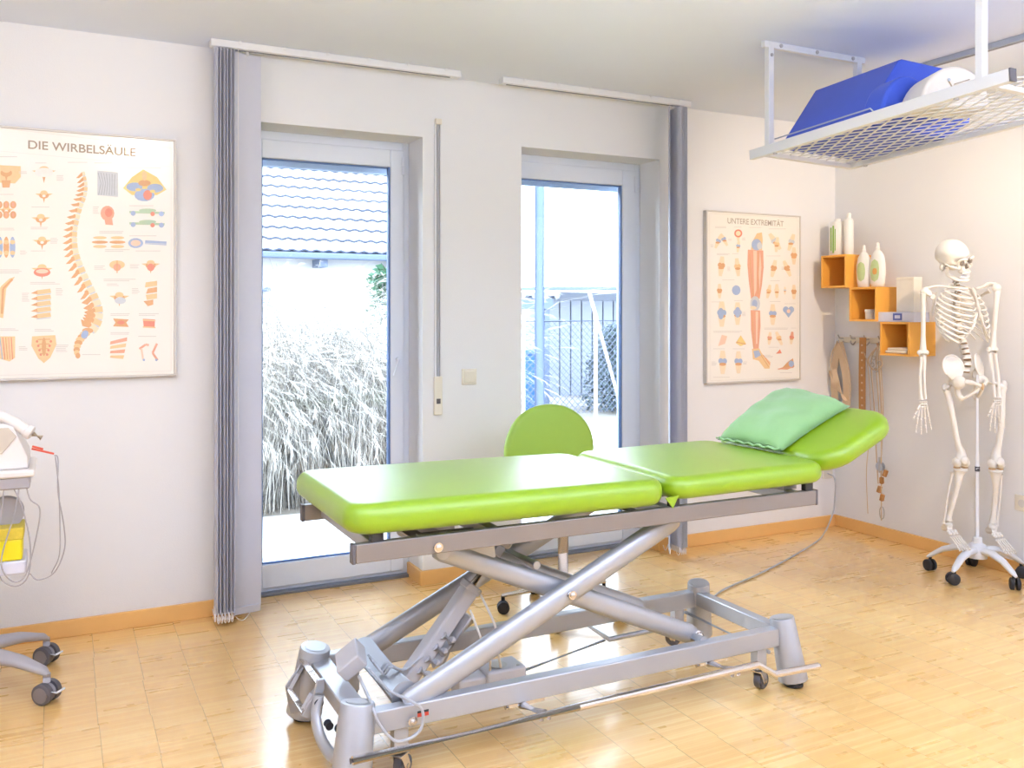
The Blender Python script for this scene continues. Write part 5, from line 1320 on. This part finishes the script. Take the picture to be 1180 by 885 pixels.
# pantiled slope facing us
rows, tw, pitch = 13, .235, R(38); rl_ = .395; xa, xb = -3.4, 7.8; nt_ = int((xb-xa)/tw); spt = 8
m = MB()
for r_ in range(rows):
    base_y = HYY-.55+r_*rl_*math.cos(pitch); base_z = EZ+r_*rl_*math.sin(pitch); nx_ = nt_*spt
    vs = []; fs = []
    for i in range(nx_+1):
        x = xa+i*tw/spt; ph = (i % spt)/spt; wv = .030*(.5+.5*math.sin(2*PI*ph))
        th_ = .048
        for (f_, dz) in ((0, th_-.030), (0, th_), (1.02, .0)):
            vs.append((x, base_y+f_*rl_*math.cos(pitch), base_z+f_*rl_*math.sin(pitch)+wv+dz+.02))
    for i in range(nx_):
        a = i*3; fs.append((a, a+3, a+4, a+1)); fs.append((a+1, a+4, a+5, a+2))
    m.add(vs, fs)
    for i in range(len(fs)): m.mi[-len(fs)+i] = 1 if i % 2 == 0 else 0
roof = m.build('roof_tiles', [M['tile'], M['tile_edge_shade']], hs)
m = MB(); m.prism([(HYY-.50, EZ+.01), (HYY+rows*rl_*math.cos(pitch)-.5, EZ+rows*rl_*math.sin(pitch)), (HYY+6, EZ-.04), (HYY-.50, EZ-.04)], lambda a, b: (xa, a, b), lambda a, b: (xb, a, b)); m.build('roof_base', M['gutter'], hs)
m = MB(); m.bb(xa, xb, HYY-.70, HYY-.55, EZ-.10, EZ+.02); gt = m.build('gutter', M['gutter'], hs, bevel=.03, seg=3)
m = MB()
for x in (3.0, 4.55, 6.1, 1.5): m.bb(x-.08, x+.08, HYY-.55, HYY, EZ-.24, EZ-.08)
m.split('eave_bracket', M['gutter'], hs)
for (x0, x1, z0, z1) in ((3.0, 3.65, 1.75, 1.83), (3.25, 3.6, 1.45, 1.62)):
    MB().bb(x0, x1, HYY-.28, HYY, z0, z1).build('wall_ledge', M['gutter'], hs)
# bits seen through the right door
t = thing('post', 'pale grey blue steel post standing outside the right door', 'post', (3.13, 5.7, -.1))
MB().cyl((3.095, 5.7, -.09), (3.095, 5.7, 2.75), .036, n=20).build('shaft', M['gutter'], t)
MB().lathe([(.09, -.0149), (.09, .0), (.045, .004)], (3.095, 5.7, 0), n=20).build('base_flange', M['gutter'], t)
fc = thing('mesh_fence', 'chain link fence with white posts outside the right door', 'fence', (7, 10.6, -.1))
FY = 10.3; m = MB(); s = .09; fx0, fx1, fz = 5.3, 8.2, 1.22
n_ = int((fx1-fx0+fz)/s)
for i in range(n_+1):
    x = fx0-fz+i*s
    for sg in (1, -1):
        a, b = (x, 0), (x+fz, fz)
        lo = max(0, (fx0-x)); hi = min(fz, fx1-x)
        if hi > lo:
            za, zb_ = (lo, hi) if sg > 0 else (fz-lo, fz-hi)
            m.bar((x+lo, FY, za), (x+hi, FY, zb_), .006, .006)
m.build('wire_mesh', M['wire'], fc, smooth=False)
for x in (5.35, 6.45, 8.15): MB().cyl((x, FY, -.1), (x, FY, 1.30), .03, n=10).build('fence_post', M['render'], fc)
MB().cyl((fx0, FY, 1.23), (fx1, FY, 1.23), .014, n=8).build('top_rail', M['wire'], fc)
m = MB(); m.bar((6.38, FY+.05, 1.62), (6.9, FY+.05, .0), .04, .03); m.build('brace', M['render'], fc)
shd = thing('garden_shed', 'pale boarded garden shed with low roof outside the right door', 'shed', (9, 13.5, -.1))
m = MB()
for i in range(26): m.bb(7.3+i*.22, 7.3+i*.22+.19, 13.5, 13.6, -.1, 1.55)
m.bb(7.3, 13, 13.6, 15, -.1, 1.7); m.build('boards', M['shed'], shd)
m = MB(); m.bar((7.0, 13.3, 1.74), (13.2, 13.3, 1.82), .5, .05); m.build('roof_edge', M['gutter'], shd)
cp_ = thing('carport', 'pale low carport with corrugated roof outside the right door', 'carport', (6.2, 11.9, -.1))
m = MB(); m.bb(4.6, 6.75, 12.0, 14.0, 1.40, 1.56); m.build('beam', M['gutter'], cp_)
m = MB()
for i in range(12): m.tube([(4.65+i*.195, 11.95, 1.60), (4.65+i*.195, 14.0, 1.66)], .055, 6)
m.build('corrugated_roof', M['shed'], cp_)
for x in (6.02, 6.68, 4.8): MB().bb(x-.04, x+.04, 12.05, 12.13, -.1, 1.40).build('post', M['gutter'], cp_)
bn_ = thing('bin', 'blue plastic bin standing behind the chain link fence', 'bin', (5.8, 11.2, -.1))
m = MB(); m.lathe([(.22, 0), (.26, .85), (.28, .87), (.28, .93), (.10, .97)], (5.78, 11.2, -.1), n=20); m.build('bin_body', M['bluebin'], bn_)
shrub('hedge', 'grey green leafy hedge behind the chain link fence outside the right door', 'hedge', 7.55, 11.1, -.05, 1.15, .74, 5200, M['hedge'], 9, .085)

# ------------------------------------------------------------------ light
W = bpy.data.worlds.new('sky'); bpy.context.scene.world = W; W.use_nodes = True
nt = W.node_tree; bg = nt.nodes['Background']
tcw = nt.nodes.new('ShaderNodeTexCoord'); spw = nt.nodes.new('ShaderNodeSeparateXYZ'); rp = nt.nodes.new('ShaderNodeValToRGB')
nt.links.new(tcw.outputs['Generated'], spw.inputs[0]); nt.links.new(spw.outputs['Z'], rp.inputs[0])
rp.color_ramp.elements[0].color = (.88, .95, 1.0, 1); rp.color_ramp.elements[1].color = (.62, .78, 1.0, 1); rp.color_ramp.elements[1].position = .8
nt.links.new(rp.outputs[0], bg.inputs[0]); bg.inputs[1].default_value = 8.5
def area(name, loc, rot, sx, sy, power, col=(1, 1, 1), spread=180):
    l = bpy.data.lights.new(name, 'AREA'); l.shape = 'RECTANGLE'; l.size = sx; l.size_y = sy; l.energy = power; l.color = col; l.spread = R(spread)
    o = bpy.data.objects.new(name, l); C.objects.link(o); o.location = loc; o.rotation_euler = rot; return o
for x0, x1 in ((LX0, LX1), (RX0, RX1)):
    p = area('daylight_portal', ((x0+x1)/2, 4.47, 1.1), (-PI/2, 0, 0), x1-x0, 2.2, 1); p.data.cycles.is_portal = True
sun = bpy.data.lights.new('sun', 'SUN'); sun.energy = 15; sun.angle = R(50); sun.color = (.80, .90, 1.0)
so = bpy.data.objects.new('sun', sun); C.objects.link(so); so.location = (0, 0, 10)
so.rotation_euler = V((1.0, -1, -.85)).normalized().to_track_quat('-Z', 'Y').to_euler()
# soft fill lights added under the ceiling (behind and beside the camera), no fixtures
NEU = (.70, .80, 1.0)
area('ceiling_fill', (.9, .2, 2.47), (0, 0, 0), 1.2, 1.2, 8, NEU)
area('ceiling_fill', (2.9, .3, 2.47), (0, 0, 0), 1.2, 1.2, 9, NEU)
area('ceiling_fill', (-.6, 1.8, 2.47), (0, 0, 0), .6, 1.2, 12, NEU)
area('ceiling_fill', (1.8, -1.5, 2.47), (0, 0, 0), 2.4, .8, 12, NEU)
area('uplight_fill', (.4, .7, 1.85), (PI, 0, 0), 1.8, .9, 98, (.70, .80, 1.0))  # added upward fill lights that brighten the ceiling, not lamps of the room
area('uplight_fill', (2.6, -.2, 1.75), (PI, 0, 0), 2.0, .9, 150, (.70, .80, 1.0))
def spot(name, loc, target, power, ang, col, blend=.8, rad=.03):
    l = bpy.data.lights.new(name, 'SPOT'); l.energy = power; l.spot_size = R(ang); l.spot_blend = blend; l.color = col; l.shadow_soft_size = rad
    o = bpy.data.objects.new(name, l); C.objects.link(o); o.location = loc
    o.rotation_euler = (V(target)-V(loc)).to_track_quat('-Z', 'Y').to_euler(); return o
WARM = (1, .80, .58)
spot('halogen_spot', (.45, 1.64, 2.45), (.05, 4.14, 1.75), 44, 62, WARM, 1.0, .04)
spot('halogen_spot', (-.35, 2.9, 2.42), (-.25, 3.8, .6), 22, 110, WARM, 1.0)
spot('halogen_spot', (3.55, 2.1, 2.40), (4.18, 4.1, 1.40), 90, 84, WARM, 1.0)
spot('halogen_spot', (3.62, 1.3, 2.40), (4.36, 3.2, 1.2), 5, 80, WARM, 1.0)

sc = bpy.context.scene
sc.view_settings.view_transform = 'Standard'; sc.view_settings.look = 'None'; sc.view_settings.gamma = 1.0
sc.view_settings.use_curve_mapping = False; sc.view_settings.exposure = -0.12
sc.cycles.use_denoising = True
sc.cycles.max_bounces = 8; sc.cycles.diffuse_bounces = 5; sc.cycles.glossy_bounces = 4; sc.cycles.transparent_max_bounces = 12
sc.cycles.caustics_reflective = False; sc.cycles.caustics_refractive = False; sc.cycles.sample_clamp_indirect = 6
